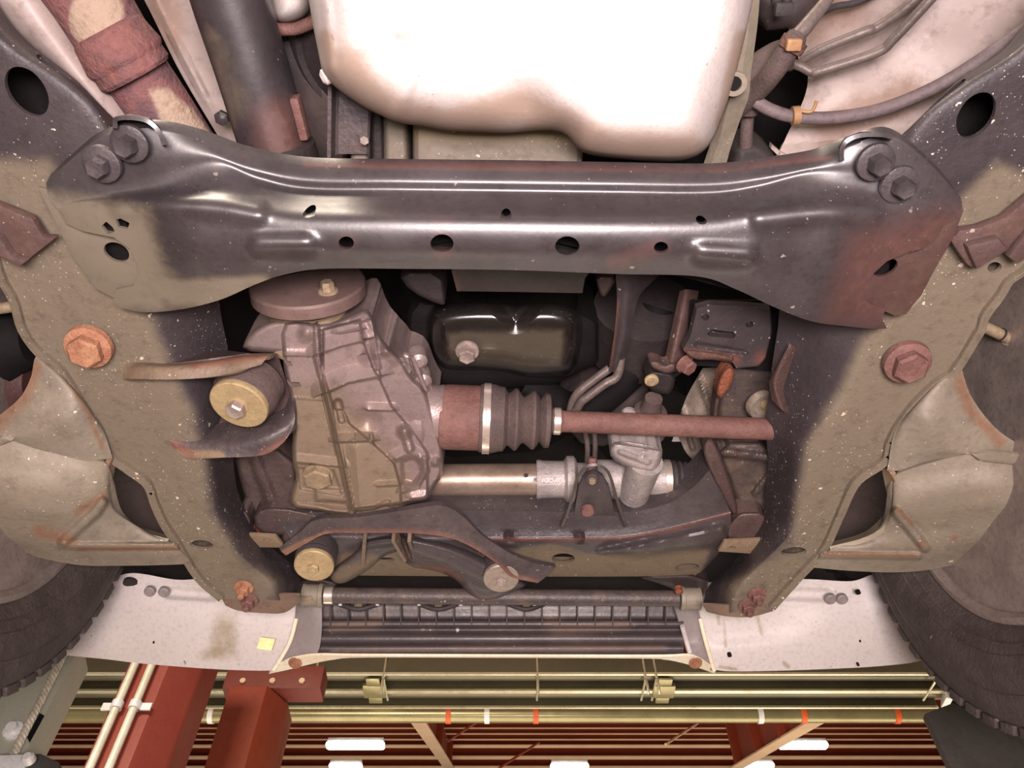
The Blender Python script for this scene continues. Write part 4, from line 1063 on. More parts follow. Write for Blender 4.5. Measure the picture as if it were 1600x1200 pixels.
# ================================================================== steering rack
t = thing('steering_rack', 'bare metal steering rack with cast end housing below the half shaft', 'steering rack', H(850, 750, .93))
hr = .93
k = metres(850, 750, hr, 1)
A = H(660, 750, hr); B = H(845, 749, hr)
o = build(MB().tube([A, (A + B) / 2, B], 25 * k, 40, 4), 'rack_tube', 'tube', t)
build(MB().lathe(H(822, 742, hr - .022), DOWN, [(0, 3 * k), (.002, 3 * k), (.002, 0)], 16), 'dimple', 'boltblack', o)
A = H(838, 749, hr); dx = H(1050, 749, hr) - A; dx /= np.linalg.norm(dx)
L_ = lambda px: float(np.dot(H(px, 749, hr) - A, dx))
build(MB().lathe(A, dx, [(0, 26 * k), (0, 30 * k), (L_(842), 31 * k), (L_(848), 29.5 * k), (L_(880), 29 * k), (L_(883), 33 * k), (L_(885), 37 * k), (L_(896), 37 * k), (L_(899), 33 * k), (L_(902), 26 * k), (L_(930), 26 * k), (L_(932), 31 * k), (L_(960), 31 * k), (L_(985), 30 * k), (L_(1010), 24 * k), (L_(1020), 27 * k), (L_(1038), 29 * k), (L_(1038), 0)], 48), 'rack_housing', 'castlight', t, label='pale cast end housing')
m = MB()
m.lathe(A, dx, [(L_(1036), 27 * k), (L_(1036), 31 * k), (L_(1046), 31 * k), (L_(1046), 27 * k)], 48)
cl = build(m, 'boot_clamp', 'steelband', t)
prof = [(L_(1044), 26 * k)]
for i in range(8):
    x = 1050 + i * 9
    prof += [(L_(x), (30 - i * 1.2) * k), (L_(x + 4), (30 - i * 1.2) * k), (L_(x + 6), (24 - i * 1.2) * k)]
build(MB().lathe(A, dx, prof, 40), 'rack_boot', 'rubber', t)
# pinion tower
p0 = H(983, 792, .915); p1 = H(1012, 712, .885); p2 = H(1022, 640, .875)
ax = p1 - p0; n_ = np.linalg.norm(ax)
build(MB().lathe(p0, ax, [(0, 9 * k), (.002, 15 * k), (n_ * .22, 17 * k), (n_ * .24, 23 * k), (n_ * .8, 25 * k), (n_ * .9, 26 * k)], 40), 'pinion_case', 'castlight', t, bevel=0)
q0 = H(992, 728, .888); q1 = H(1006, 690, .878); ax2 = q1 - q0; n2 = np.linalg.norm(ax2)
build(casting([(952, 700), (962, 688), (1000, 692), (1036, 700), (1034, 718), (1024, 738), (1014, 741), (975, 728), (954, 716)], .868, (995, 712), edge=(9, .018), feats=[ridge([(960, 690), (1034, 702)], 4, -.006), ridge([(970, 706), (1012, 722)], 7, .006), dome(1005, 712, 7, .005), ridge([(1008, 690), (1010, 700)], 5, .004)], n=110, m=26, back=.05), 'valve_housing', 'castlight', t)
build(MB().lathe(H(1010, 672, .955), H(1018, 640, .945) - H(1010, 672, .955), [(0, 30 * k), (.01, 31 * k), (.03, 29 * k), (.034, 26 * k), (.034, 0)], 40), 'upper_valve_case', 'cast', t)
build(MB().lathe(H(1015, 648, .945), H(1024, 612, .935) - H(1015, 648, .945), [(0, 27 * k), (.006, 25 * k), (.010, 17 * k), (.02, 14 * k), (.035, 13 * k)], 36), 'dust_cap', 'boot', t)
build(MB().lathe(H(982, 645, .9), DOWN, [(0, .01), (.006, .01), (.006, 0)], 16), 'port_boss', 'castlight', t)
# cast lettering
def lettering(body, loc, xdir, up, size, parent, mat, flat=False):
    cu = bpy.data.curves.new('lettering', 'FONT')
    cu.body = body
    cu.size = size
    cu.extrude = .0012
    cu.align_x = 'CENTER'; cu.align_y = 'CENTER'
    o = bpy.data.objects.new('tmp', cu)
    COL.objects.link(o)
    dg = bpy.context.evaluated_depsgraph_get()
    me = bpy.data.meshes.new_from_object(o.evaluated_get(dg))
    bpy.data.objects.remove(o)
    x = np.array(xdir, float); x /= np.linalg.norm(x)
    u = np.array(up, float); u -= x * np.dot(u, x); u /= np.linalg.norm(u)
    z = np.cross(x, u)
    mb = MB()
    V = [np.array(loc) + x * v.co.x + u * v.co.y + z * v.co.z for v in me.vertices]
    mb.add(V, [tuple(p.vertices) for p in me.polygons])
    return build(mb, 'cast_lettering', 'cast', parent)


def towards(p):
    v = CAM - np.array(p); return v / np.linalg.norm(v)
c0 = H(863, 750, hr); tn = towards(c0)
tn = tn - dx * np.dot(tn, dx); tn /= np.linalg.norm(tn)
pos = c0 + tn * 29.6 * k
# reads upside down in place, as on the housing
lettering('TOYODA', pos, -dx, -np.cross(dx, tn) * -1 if False else np.cross(tn, -dx), .0092, t, 'castlight')
m = MB()
for s in (-1, 1):
    m.bar(pos - dx * .02 + np.cross(tn, dx) * s * .0062, pos + dx * .019 + np.cross(tn, dx) * s * .0062, .0012, up=tn)
m.lathe(pos - dx * .0245, tn, [(-.001, .005), (.0012, .005), (.0012, .0038), (-.001, .0038)], 20)
build(m, 'cast_border', 'castlight', t)
ap = (p1 - p0) / n_
cp = p0 + ap * n_ * .52; tp = towards(cp); tp = tp - ap * np.dot(tp, ap); tp /= np.linalg.norm(tp)
pp = cp + tp * 24.2 * k
sx_ = np.cross(ap, tp)
m = MB()
for s in (-1, 1):
    m.bar(pp - ap * .017 + sx_ * s * .0048, pp + ap * .017 + sx_ * s * .0048, .001, up=tp)
    m.bar(pp + ap * s * .017 - sx_ * .0048, pp + ap * s * .017 + sx_ * .0048, .001, up=tp)
build(m, 'cast_tag_border', 'castlight', t)

# rack bracket on the front member
t = thing('rack_bracket', 'black arched steel bracket clamping the steering rack to the lower crossmember', 'bracket', H(925, 800, .88))
arch = [(880, 824), (890, 800), (898, 772), (903, 752), (910, 738), (920, 730), (934, 729), (946, 736), (953, 750), (960, 775), (968, 800), (977, 824)]
P = np.array([[H(x, y, h) for h in (.852, .866, .885)] for x, y in spline(np.array(arch, float), 40)])
build(solid(P, .004), 'arched_flange', 'fcross', t, dust=.3)
build(plate([(896, 806), (905, 758), (914, 742), (928, 736), (942, 744), (951, 760), (962, 806)], .878, .006), 'back_plate', 'fcross', t, bevel=.001)
bolt('clamp_bolt', H(925, 748, .875), DOWN, metres(925, 748, .9, 6), .008, 'bolttan', t, washer=metres(925, 748, .9, 11), wmat='boltblack')
build(MB().tube([H(924, 740, .89), H(926, 715, .90)], .006, 12, 4), 'bolt_shank', 'rust', t)
build(MB().lathe(H(918, 796, .876), DOWN, [(0, .010), (.006, .009), (.006, 0)], 20), 'slot_plug', 'rust', t)
# ================================================================== steering column joint, stays and plates, centre right
t = thing('steering_joint', 'brown folded steering joint bracket with a brassy bolt above the pinion', 'joint', H(1035, 560, .92))
build(sheet([[(1062, 455, .98), (1074, 452, .97), (1092, 455, .98)], [(1048, 520, .95), (1060, 518, .935), (1078, 522, .95)], [(1038, 565, .93), (1050, 566, .915), (1066, 570, .93)], [(1035, 575, .92), (1048, 580, .91), (1058, 580, .92)]], 30, 14, .006), 'column_channel', 'bracket', t, rust=.35)
build(casting([(1014, 564), (1028, 564), (1038, 572), (1050, 566), (1058, 570), (1054, 580), (1042, 585), (1026, 579), (1017, 574)], .905, (1038, 574), edge=(5, .008), n=60, m=12, back=.02), 'yoke_lip', 'bracket', t, rust=.3)
bolt('pinch_bolt', H(1069, 568, .905), np.array([.5, .1, -.8]), .011, .014, 'rust', t, washer=.013)
build(casting([(1010, 582), (1030, 578), (1056, 586), (1052, 608), (1042, 618), (1008, 606)], .92, (1030, 596), edge=(6, .01), n=60, m=14, back=.03), 'yoke_ear', 'dark', t)
bolt('ear_bolt', H(1018, 594, .905), np.array([0, .1, -1.]), .0065, .006, 'bolttan', t, washer=.0095, wmat='bushplate')
t = thing('transmission_stay', 'long dark tapering stay running down from the crossmember', 'bracket', H(960, 520, .95))
build(sheet([[(962, 430, .93), (990, 425, .93), (1030, 430, .95)], [(964, 470, .93), (980, 470, .925), (998, 465, .94)], [(960, 520, .93), (974, 520, .922), (986, 520, .93)], [(953, 565, .93), (963, 568, .922), (972, 570, .93)], [(951, 580, .93), (962, 582, .925), (972, 582, .93)]], 34, 12, .006), 'stay_plate', 'fcross', t, rust=near([(966, 470), (955, 570)], 4))
t = thing('cooler_lines', 'pair of bent grey metal lines reaching the half shaft from the dark stay', 'pipe', H(930, 610, .92))
for pts in ([(970, 560, .93), (964, 588, .925), (945, 600, .92), (918, 620, .915), (908, 628, .915), (898, 645, .92)], [(952, 576, .94), (930, 592, .935), (905, 612, .93), (895, 628, .93), (890, 650, .93)]):
    build(MB().tube([H(*p) for p in pts], metres(930, 610, .92, 7), 14, 40), 'line', 'line', t)
build(MB().lathe(H(896, 646, .915), DOWN, [(0, .009), (.006, .009), (.006, .005), (.006, 0)], 6), 'line_fitting', 'line', t)
t = thing('slotted_plate', 'rusting black plate with a slot and two round holes, right of the steering joint', 'bracket', H(1130, 520, .9))
pl = [(1088, 482), (1110, 476), (1160, 478), (1205, 482), (1206, 520), (1196, 560), (1186, 572), (1150, 576), (1144, 566), (1110, 562), (1078, 560), (1066, 546), (1078, 525)]
build(casting(pl, .90, (1140, 525), edge=(2.5, .003), round_=0, feats=[ridge([(1090, 540), (1165, 550)], 6, -.005)], n=110, m=26, back=.012), 'plate_body', 'fcross', t, holes=[(ell(1102, 496, 6, 5), .90, .03), (ell(1171, 507, 6, 5), .90, .03), ([(1108, 518), (1112, 515), (1146, 519), (1150, 524), (1146, 529), (1110, 526), (1104, 522)], .90, .03)], rust=both(near([(1075, 552), (1150, 562)], 14), near([(1190, 560)] * 2, 20)))
build(casting([(1068, 548), (1080, 546), (1146, 556), (1148, 566), (1120, 562), (1080, 562)], .893, (1110, 556), edge=(5, .008), n=60, m=10, back=.02), 'flaking_edge', 'flake', t)
build(casting([(1132, 576), (1142, 572), (1148, 578), (1145, 600), (1130, 622), (1122, 622), (1118, 612), (1124, 590)], .90, (1133, 598), edge=(6, .012), n=60, m=14, back=.02), 'rust_scab', 'flake', t, rust=.5, label='bright orange flaking rust strip')
build(casting([(1122, 600), (1130, 600), (1120, 650), (1124, 690), (1112, 690), (1114, 640)], .93, (1119, 645), edge=(4, .008), n=60, m=10, back=.02), 'rust_edge', 'bracket', t, rust=.3)
build(plate([(1080, 470), (1215, 470), (1210, 580), (1070, 570)], .935, .004), 'inner_wall', 'deep_black', t)  # dark plate added behind the slot and holes, standing for shade
t = thing('rail_inner_panel', 'worn dark panel with a round bush, between slotted plate and right rail', 'panel', H(1160, 620, .95))
build(casting([(1125, 570), (1200, 560), (1225, 600), (1225, 700), (1190, 700), (1118, 690)], .955, (1170, 635), edge=(10, .02), n=70, m=16, back=.05), 'panel_body', 'bracket', t, dust=.3)
c = H(1186, 629, .935)
build(MB().lathe(c, DOWN + X3 * .3, [(0, .021), (.006, .022), (.012, .020), (.012, .014), (.006, .012), (.006, 0)], 36), 'bush_ring', 'bushgrey', t)
build(MB().lathe(c + X3 * .008, DOWN + X3 * .3, [(0, .009), (.012, .008), (.012, 0)], 18), 'bush_pin', 'bushplate', t)
build(sheet([[(1222, 560, .86), (1236, 540, .85), (1244, 545, .86)], [(1205, 590, .86), (1214, 585, .845), (1226, 600, .86)], [(1202, 600, .86), (1212, 610, .845), (1226, 620, .86)], [(1206, 625, .86), (1222, 640, .845), (1240, 650, .86)]], 24, 12, .004), 'torn_lip', 'bracket', t, rust=.4)
t = thing('heat_shield_sheet', 'ribbed light grey sheet behind the half shaft, beside the pinion', 'heat shield', H(1080, 650, 1.0))
build(sheet([[(1098, 575, 1.02), (1122, 575, 1.0), (1150, 580, 1.0)], [(1072, 622, 1.02), (1098, 622, 1.0), (1130, 625, 1.0)], [(1060, 665, 1.02), (1086, 665, 1.0), (1118, 670, 1.0)], [(1068, 700, 1.0), (1090, 705, .99), (1108, 705, .985)], [(1085, 722, .99), (1098, 722, .98), (1102, 725, .98)]], 40, 26, .003,
            feats=[ridge([(1092, 590), (1114, 650)], 6, .010), ridge([(1066, 640), (1082, 700)], 6, .010)]), 'shield', 'bushgrey', t)
build(sheet([[(1085, 655, 1.03), (1060, 660, 1.03)], [(1068, 690, 1.02), (1050, 690, 1.02)]], 10, 6, .003), 'shield_back', 'pan', t)
tag(build(casting([(870, 600), (1020, 565), (1010, 640), (960, 700), (890, 690)], 1.03, (940, 640), edge=(14, .02), n=60, m=12, back=.1), 'crankcase_side', 'plastic'), 'dark grey crankcase side behind the cooler lines', 'engine part')
for pts in ([(915, 745, .99), (918, 700, .98), (912, 660, .99)], [(926, 740, .99), (930, 700, .98), (928, 670, .99)]):
    tag(build(MB().tube([H(*p) for p in pts], .004, 10, 16), 'vent_tube', 'line'), 'thin upright line between half shaft and rack, left one' if pts[0][0] == 915 else 'thin upright line between half shaft and rack, right one', 'pipe')

# ================================================================== lower front crossmember
t = thing('lower_crossmember', 'black channel crossmember with two oval holes under the steering rack', 'crossmember', H(820, 850, .86))
fr = [[(425, 800, .88), (440, 822, .872), (452, 838, .865), (456, 843, .862), (462, 856, .865), (474, 880, .868), (486, 897, .873)], [(520, 800, .88), (524, 822, .872), (526, 838, .865), (526, 843, .862), (528, 856, .865), (532, 880, .868), (540, 899, .873)],
      [(650, 798, .88), (650, 822, .872), (650, 840, .865), (650, 845, .862), (650, 858, .865), (650, 880, .868), (650, 900, .873)], [(760, 798, .88), (760, 822, .872), (758, 838, .865), (758, 844, .862), (758, 858, .865), (760, 880, .868), (760, 901, .873)],
      [(880, 800, .88), (884, 824, .872), (886, 838, .865), (886, 844, .862), (880, 860, .865), (875, 880, .868), (872, 901, .873)], [(975, 800, .88), (975, 822, .872), (975, 836, .865), (975, 842, .862), (970, 858, .865), (960, 880, .868), (950, 901, .873)],
      [(1040, 788, .88), (1042, 808, .872), (1044, 824, .865), (1044, 830, .862), (1044, 852, .865), (1040, 880, .868), (1030, 900, .873)], [(1082, 762, .88), (1090, 790, .872), (1096, 811, .865), (1096, 817, .862), (1100, 846, .865), (1098, 876, .868), (1085, 897, .873)],
      [(1108, 735, .88), (1128, 772, .872), (1140, 797, .868), (1142, 804, .866), (1140, 826, .868), (1126, 860, .872), (1100, 890, .876)]]
build(sheet(fr, 130, 44, .005, feats=[area([(935, 862), (1130, 820), (1136, 838), (1115, 852), (1000, 868)], .016, 7), ridge([(795, 834), (798, 845)], 7, -.008), ridge([(905, 834), (908, 845)], 7, -.008)], wall1=(0, .0, .05), wall0=(0, 0, .05)), 'channel', 'fcross', t, sharp=45,
      holes=[(ell(880, 872, 18, 9), .868, .05), (ell(1074, 888, 19, 8, -3), .868, .05), (ell(603, 874, 14, 4), .868, .05)], dust=both(blob([(540, 862), (760, 866), (860, 850), (930, 868), (1110, 858), (1095, 905), (480, 905), (500, 880)], 10)), rust=near([(760, 843), (890, 843), (975, 841), (1044, 829), (1140, 802)], 5))
build(sheet([[(500, 850, .905), (500, 896, .915)], [(790, 850, .905), (790, 900, .915)], [(1090, 850, .905), (1080, 893, .915)]], 20, 5, .003), 'shade_liner', 'deep_black', t)  # black sheet added as the shade behind the oval holes
build(MB().lathe(H(1072, 888, .90), DOWN, [(0, .02), (.006, .018), (.006, .01), (.003, 0)], 24), 'inner_weld_nut', 'rust', t)
for pts, lab in (([(1108, 680), (1122, 700), (1148, 770), (1154, 806), (1140, 802), (1110, 740), (1096, 700)], None), ([(1150, 805), (1160, 800), (1196, 800), (1200, 832), (1186, 846), (1140, 846), (1132, 828)], None)):
    build(casting(pts, .875, tuple(np.mean(pts, 0)), edge=(6, .01), n=60, m=14, back=.03), 'end_gusset', 'bracket', t, rust=.25)
build(casting([(1116, 690), (1210, 690), (1215, 760), (1190, 810), (1160, 805), (1140, 760)], .91, (1165, 745), edge=(10, .02), feats=[ridge([(1118, 705), (1200, 715)], 10, .012), ridge([(1180, 770), (1200, 745)], 8, .01)], n=80, m=18, back=.04), 'corner_web', 'bracket', t, dust=.35)
build(plate([(1122, 862), (1132, 846), (1160, 845), (1196, 843), (1184, 858), (1182, 866)], .853, .006), 'corner_tab', 'bracket', t, dust=1.0, bevel=.001, holes=[(ell(1143, 857, 7, 3, -10), .853, .02)])
for pts in ([(362, 835), (372, 800), (384, 796), (394, 815), (392, 838)], [(395, 800), (430, 790), (510, 806), (500, 826), (440, 838), (400, 832)], [(445, 812), (490, 812), (470, 838), (455, 855), (438, 850)]):
    build(casting(pts, .875, tuple(np.mean(pts, 0)), edge=(5, .01), n=60, m=14, back=.03), 'end_gusset', 'bracket', t, rust=.12)
build(casting([(362, 705), (460, 700), (470, 790), (440, 812), (395, 820), (380, 770)], .91, (415, 755), edge=(10, .02), feats=[ridge([(400, 720), (430, 800)], 14, .01)], n=80, m=18, back=.04), 'corner_web', 'bracket', t, dust=.2, rust=.1)
build(plate([(372, 848), (366, 836), (396, 836), (430, 838), (442, 852), (436, 856), (376, 855)], .853, .006), 'corner_tab', 'bracket', t, dust=1.0, bevel=.001, holes=[(ell(417, 844, 6, 2.5, 5), .853, .02)])
for k, x in enumerate((742, 804, 850)):
    build(casting([(x - 6, 798), (x - 3, 782), (x + 4, 782), (x + 8, 798)], .905, (x, 791), edge=(3, .006), n=30, m=8, back=.02), 'rear_tab', 'rust', t)

# differential support bracket with flange, ribs, fingers
t = thing('differential_support', 'dark forged bracket with a swept rusty flange below the differential', 'bracket', H(650, 850, .83))
band = [[(436, 856, .835), (440, 862, .832), (447, 868, .83)], [(468, 832, .835), (478, 842, .832), (484, 846, .83)], [(495, 812, .835), (506, 826, .832), (512, 834, .83)], [(560, 808, .835), (562, 824, .832), (562, 833, .83)], [(640, 796, .835), (640, 820, .832), (640, 833, .83)], [(690, 790, .84), (690, 822, .835), (690, 838, .83)], [(722, 806, .84), (722, 832, .835), (716, 845, .83)], [(756, 838, .84), (752, 852, .835), (746, 860, .83)], [(800, 866, .84), (786, 876, .835), (778, 882, .83)], [(836, 880, .84), (812, 896, .835), (800, 902, .83)], [(868, 886, .84), (852, 902, .835), (840, 911, .832)]]
build(sheet(band, 90, 16, .010), 'swept_flange', 'bracket', t, rust=near([(440, 866), (484, 845), (515, 833), (640, 832), (690, 837), (746, 859), (800, 901), (840, 911)], 9), dust=near([(440, 866), (484, 845), (512, 834)], 10))
build(casting([(612, 836), (640, 838), (690, 845), (740, 862), (780, 884), (815, 905), (825, 915), (802, 924), (786, 936), (766, 943), (745, 941), (730, 928), (716, 908), (694, 896), (668, 890), (640, 886), (622, 866)], .85, (700, 882), edge=(12, .02), feats=[ridge([(640, 850), (700, 870), (760, 900)], 26, .010), ridge([(628, 838), (640, 872)], 5, .008)], n=150, m=36, back=.04), 'main_web', 'fcross', t, rust=both(near([(660, 885), (700, 892), (718, 905)], 8), near([(735, 935), (750, 940)], 12), near([(636, 868)] * 2, 10)), dust=near([(640, 884), (690, 893)], 8))
build(casting([(514, 897), (530, 880), (556, 862), (566, 846), (590, 838), (628, 838), (636, 850), (622, 862), (600, 868), (584, 884), (560, 900), (536, 913), (520, 910)], .852, (572, 872), edge=(8, .016), feats=[ridge([(570, 850), (610, 845)], 12, .01)], n=110, m=24, back=.035), 'lower_finger', 'fcross', t, dust=near([(520, 905), (560, 890), (580, 878)], 26))
for a, b in (((571, 834), (568, 874)), ((615, 836), (634, 868)), ((640, 836), (644, 848))):
    build(MB().bar(H(*a, .835), H(*b, .848), .02, up=(1, 0, 0), t=.005), 'rib', 'bracket', t, dust=.6)
for (x, y, rx, mt, lab, h) in ((491, 882, 31, 'bushplate', 'round rubber bush with a tan face plate under the left end of the lower crossmember', .815), (783, 902, 28, 'bushgrey', 'round bush with a grey face plate under the dark forged bracket', .835)):
    t = thing('support_bush', lab, 'bush', H(x, y, h))
    r = metres(x, y, h, rx); ax = np.array([.05, -.10, -1.])
    c = H(x, y, h)
    build(MB().lathe(c, -ax, [(.002, r * .6), (.002, r * .98), (.010, r * 1.05), (.013, r * 1.0), (.016, r * 1.04), (.035, r * 1.04), (.036, 0)], 56), 'bush_body', 'rubber', t)
    build(MB().lathe(c, ax, [(-.002, r), (.003, r * .99), (.004, r * .94), (.004, 0)], 56), 'face_plate', mt, t)
    bolt('centre_bolt', c + ax * .003, ax, r * .30, .009, mt if rx > 30 else 'bolt', t, washer=r * .33, wt=.0015, stud=.003)

# ================================================================== stabiliser bar
t = thing('stabiliser_bar', 'straight grey cross bar with clamped ends in front of the lower crossmember', 'bar', H(780, 930, .87))
A = H(508, 930, .865); B = H(1060, 935, .865)
k = metres(780, 930, .865, 1)
build(MB().tube([A, (A + B) / 2, B], 12.5 * k, 32, 4), 'bar', 'bracket', t, dust=.25)
d = (B - A) / np.linalg.norm(B - A)
build(MB().lathe(A, d, [(0, 13 * k), (0, 14 * k), (.013, 14 * k), (.013, 13 * k)], 32), 'white_collar', 'steelband', t, label='pale collar at the left end')
for c, s in ((A, -1), (B, 1)):
    q = c + d * s * .004
    build(MB().lathe(q, d * s, [(-.002, 12 * k), (-.002, 18 * k), (.004, 19 * k), (.005, 17 * k), (.026, 17 * k), (.027, 18 * k), (.029, 18 * k), (.029, 0)], 40), 'end_bush', 'arm_metal', t)
build(MB().box(A - d * .026 - Z3 * .012 - Y3 * .004, X3 * .011, Y3 * .008, Z3 * .004), 'clamp_ear', 'bolttan', t, bevel=.002)
build(casting([(1054, 922), (1066, 920), (1068, 928), (1056, 930)], .845, (1061, 925), edge=(3, .004), n=40, m=8, back=.008), 'rust_scab', 'flake', t, rust=.6, label='orange rust patch on the right clamp')
for pts, lab in (([(470, 900), (520, 905), (530, 915), (500, 922), (470, 935)], 'dark red brown bracket above the left end of the cross bar'), ([(985, 898), (1110, 895), (1100, 940), (1060, 925), (1040, 915)], 'dark red brown bracket above the right end of the cross bar')):
    tag(build(casting(pts, .885, tuple(np.mean(pts, 0)), edge=(8, .012), n=60, m=14, back=.03), 'bar_bracket', 'dark', rust=.15), lab, 'bracket')
tag(build(sheet([[(380, 850, .99), (420, 900, 1.0), (470, 948, 1.0)], [(790, 850, .99), (790, 900, 1.0), (790, 948, 1.0)], [(1210, 850, .99), (1170, 900, 1.0), (1110, 948, 1.0)]], 12, 6, .004), 'radiator_shroud', 'deep_black'), 'black shroud strip seen above the cross bar', 'panel')

# ================================================================== black grille panel and bumper
t = thing('radiator_grille_panel', 'ribbed dirty black plastic panel between the two white bumper halves', 'panel', H(780, 985, .9))
def gp(px, py):
    return .925 - (py - 935) * .0007
rowsP = [[(x, y, gp(x, y) + dz) for y, dz in ((928, .02), (945, .012), (966, .010), (970, -.002), (978, -.004), (984, .004), (994, -.004), (1004, -.004), (1010, .003), (1018, .002), (1025 + (3 if abs(x - 790) > 230 else 0), -.004))] for x in (486, 520, 600, 700, 790, 880, 980, 1050, 1068)]
build(sheet(rowsP, 60, 60, .004), 'panel_sheet', 'plastic', t, sharp=60, rust=both(near([(860, 965), (870, 985), (980, 975)], 16), near([(520, 980), (580, 975), (600, 955)], 18), near([(520, 1018), (1040, 1012)], 8)))
for i in range(20):
    x = 516 + i * 27.6
    a = H(x, 941, gp(x, 941) + .004); b = H(x, 978, gp(x, 978) - .007)
    build(MB().prism([a - X3 * .001, b - X3 * .001, b - X3 * .001 + Z3 * .02 + Y3 * .01, a - X3 * .001 + Z3 * .02 + Y3 * .01], X3 * .002), 'rib', 'plastic', t)
for x0, x1 in ((530, 590), (655, 715), (795, 850)):
    P = [H(x0, 944, .915), H((x0 + x1) / 2, 952, .905), H(x1, 944, .915)]
    build(MB().tube(P, .004, 10, 20), 'lamp_cup', 'rubber', t)
    build(MB().lathe(H((x0 + x1) / 2, 944, .915), DOWN, [(0, .008), (.006, .006), (.006, 0)], 16), 'cup_pin', 'bolttan', t)
for x in (532, 590, 655, 720, 835, 900, 966, 1030):
    build(MB().box(H(x, 943, .905), X3 * .0025, Y3 * .002, Z3 * .003), 'clip', 'white', t)

t = thing('front_bumper', 'white front bumper underside, left and right halves joined by a thin lip', 'bumper', H(790, 1030, .88))
lft = [[(86, 985, .92), (90, 1005, .90), (96, 1018, .885), (104, 1024, .88)], [(150, 925, .945), (140, 960, .915), (150, 1005, .885), (165, 1030, .875)], [(200, 896, .955), (205, 945, .915), (212, 1000, .885), (215, 1036, .87)], [(280, 906, .95), (282, 950, .91), (285, 1000, .88), (285, 1042, .862)], [(345, 900, .95), (350, 965, .90), (350, 1005, .878), (345, 1046, .86)], [(425, 903, .945), (425, 970, .90), (418, 1010, .876), (405, 1048, .858)], [(468, 910, .945), (462, 975, .90), (448, 1010, .876), (428, 1047, .858)]]
def streak(pts, w):
    return near(pts, w)
build(sheet(lft, 140, 90, .004, feats=[ridge([(262, 926), (330, 930)], 12, -.006)]), 'apron_panel', 'apron', t, dust=lambda x, y: .55 * blob([(330, 955), (375, 955), (375, 1030), (310, 1036), (305, 1028), (325, 1005)], 16)(x, y))
for x, y in ((234, 924), (256, 925), (1298, 936), (1316, 936)):
    build(MB().lathe(H(x, y, .925 if x < 800 else .918), DOWN + Y3 * -.3, [(-.004, .009), (.002, .009), (.003, .007), (.001, .006), (.001, 0)], 20), 'moulded_ring', 'apron_grey', t)
build(MB().lathe(H(205, 909, .945), DOWN, [(0, .012), (.005, .012), (.007, .006), (.007, 0)], 20), 'apron_rivet', 'dark', t)
ins = [[(466, 905, .935), (459, 975, .895), (446, 1012, .872), (427, 1047, .857)], [(474, 908, .93), (474, 975, .889), (466, 1010, .870), (448, 1038, .858)], [(490, 915, .92), (490, 975, .885), (486, 1008, .868), (476, 1030, .858)], [(502, 925, .915), (503, 975, .885), (500, 1008, .868), (494, 1024, .858)]]
build(sheet(ins, 20, 26, .004), 'apron_inset', 'apron_grey', t)
rgt = [[(1082, 915, .945), (1098, 985, .90), (1104, 1015, .878), (1112, 1046, .858)], [(1112, 910, .945), (1128, 985, .90), (1135, 1015, .876), (1145, 1049, .857)], [(1195, 905, .95), (1210, 975, .905), (1215, 1010, .878), (1215, 1048, .858)], [(1265, 905, .955), (1285, 965, .905), (1295, 1005, .88), (1300, 1045, .86)], [(1330, 908, .95), (1350, 955, .91), (1365, 1000, .882), (1372, 1041, .865)], [(1376, 898, .955), (1400, 950, .91), (1425, 1000, .886), (1432, 1034, .872)], [(1440, 930, .93), (1456, 970, .905), (1462, 1005, .89), (1462, 1022, .882)]]
build(sheet(rgt, 140, 90, .004, feats=[ridge([(1180, 926), (1292, 930)], 13, -.006)]), 'apron_panel', 'apron', t, dust=both(*[lambda x, y, q=q, w=w: .62 * near(q, w)(x, y) for q, w in (([(1122, 962), (1124, 975)], 7), ([(1131, 968), (1134, 1010)], 6), ([(1184, 965), (1190, 990)], 8), ([(1125, 1042), (1150, 1046)], 7), ([(1225, 1036), (1232, 1042)], 8))]))
insr = [[(1052, 940, .91), (1067, 995, .885), (1072, 1015, .868), (1080, 1026, .858)], [(1062, 935, .918), (1078, 995, .885), (1082, 1015, .868), (1090, 1031, .857)], [(1076, 925, .93), (1092, 990, .889), (1098, 1015, .870), (1104, 1038, .857)], [(1084, 918, .94), (1100, 990, .893), (1106, 1018, .874), (1114, 1048, .856)]]
build(sheet(insr, 20, 26, .004), 'apron_inset', 'apron_grey', t)
build(MB().tube([H(1066, 978, .880), H(1072, 1000, .872), H(1078, 1020, .858)], .004, 10, 16), 'inset_edge', 'apron', t)
build(MB().tube([H(1094, 966, .902), H(1102, 1000, .878), H(1116, 1048, .852)], .0035, 10, 16), 'inset_edge', 'apron_edge', t)
build(MB().tube([H(463, 966, .895), H(452, 1005, .868), H(428, 1046, .853)], .0035, 10, 16), 'inset_edge', 'apron_edge', t)
lip = [[(424, 1049, .858), (420, 1053, .862)], [(446, 1034, .853), (452, 1046, .858)], [(470, 1027, .851), (480, 1039, .856)], [(500, 1024, .85), (520, 1031, .853)], [(560, 1025, .85), (570, 1027.5, .852)], [(790, 1026, .85), (790, 1028, .852)], [(1000, 1026.5, .85), (1000, 1029, .852)], [(1050, 1026, .85), (1040, 1031, .853)], [(1078, 1025, .851), (1066, 1036, .855)], [(1096, 1032, .853), (1090, 1043, .858)], [(1116, 1047, .857), (1118, 1053, .862)]]
build(sheet(lip, 90, 6, .004), 'centre_lip', 'apron_edge', t)
for x, y in ((461, 1036), (1087, 1036)):
    bolt('lip_bolt', H(x, y, .850), np.array([0, -.2, -1.]), .007, .005, 'rustbolt', t, washer=.011, wt=.0015)
build(plate([(406, 996), (430, 999), (424, 1017), (401, 1013)], .866, .0008, tilt=(0, -.0007)), 'sticker', 'sticker', t, label='pale yellow square sticker')
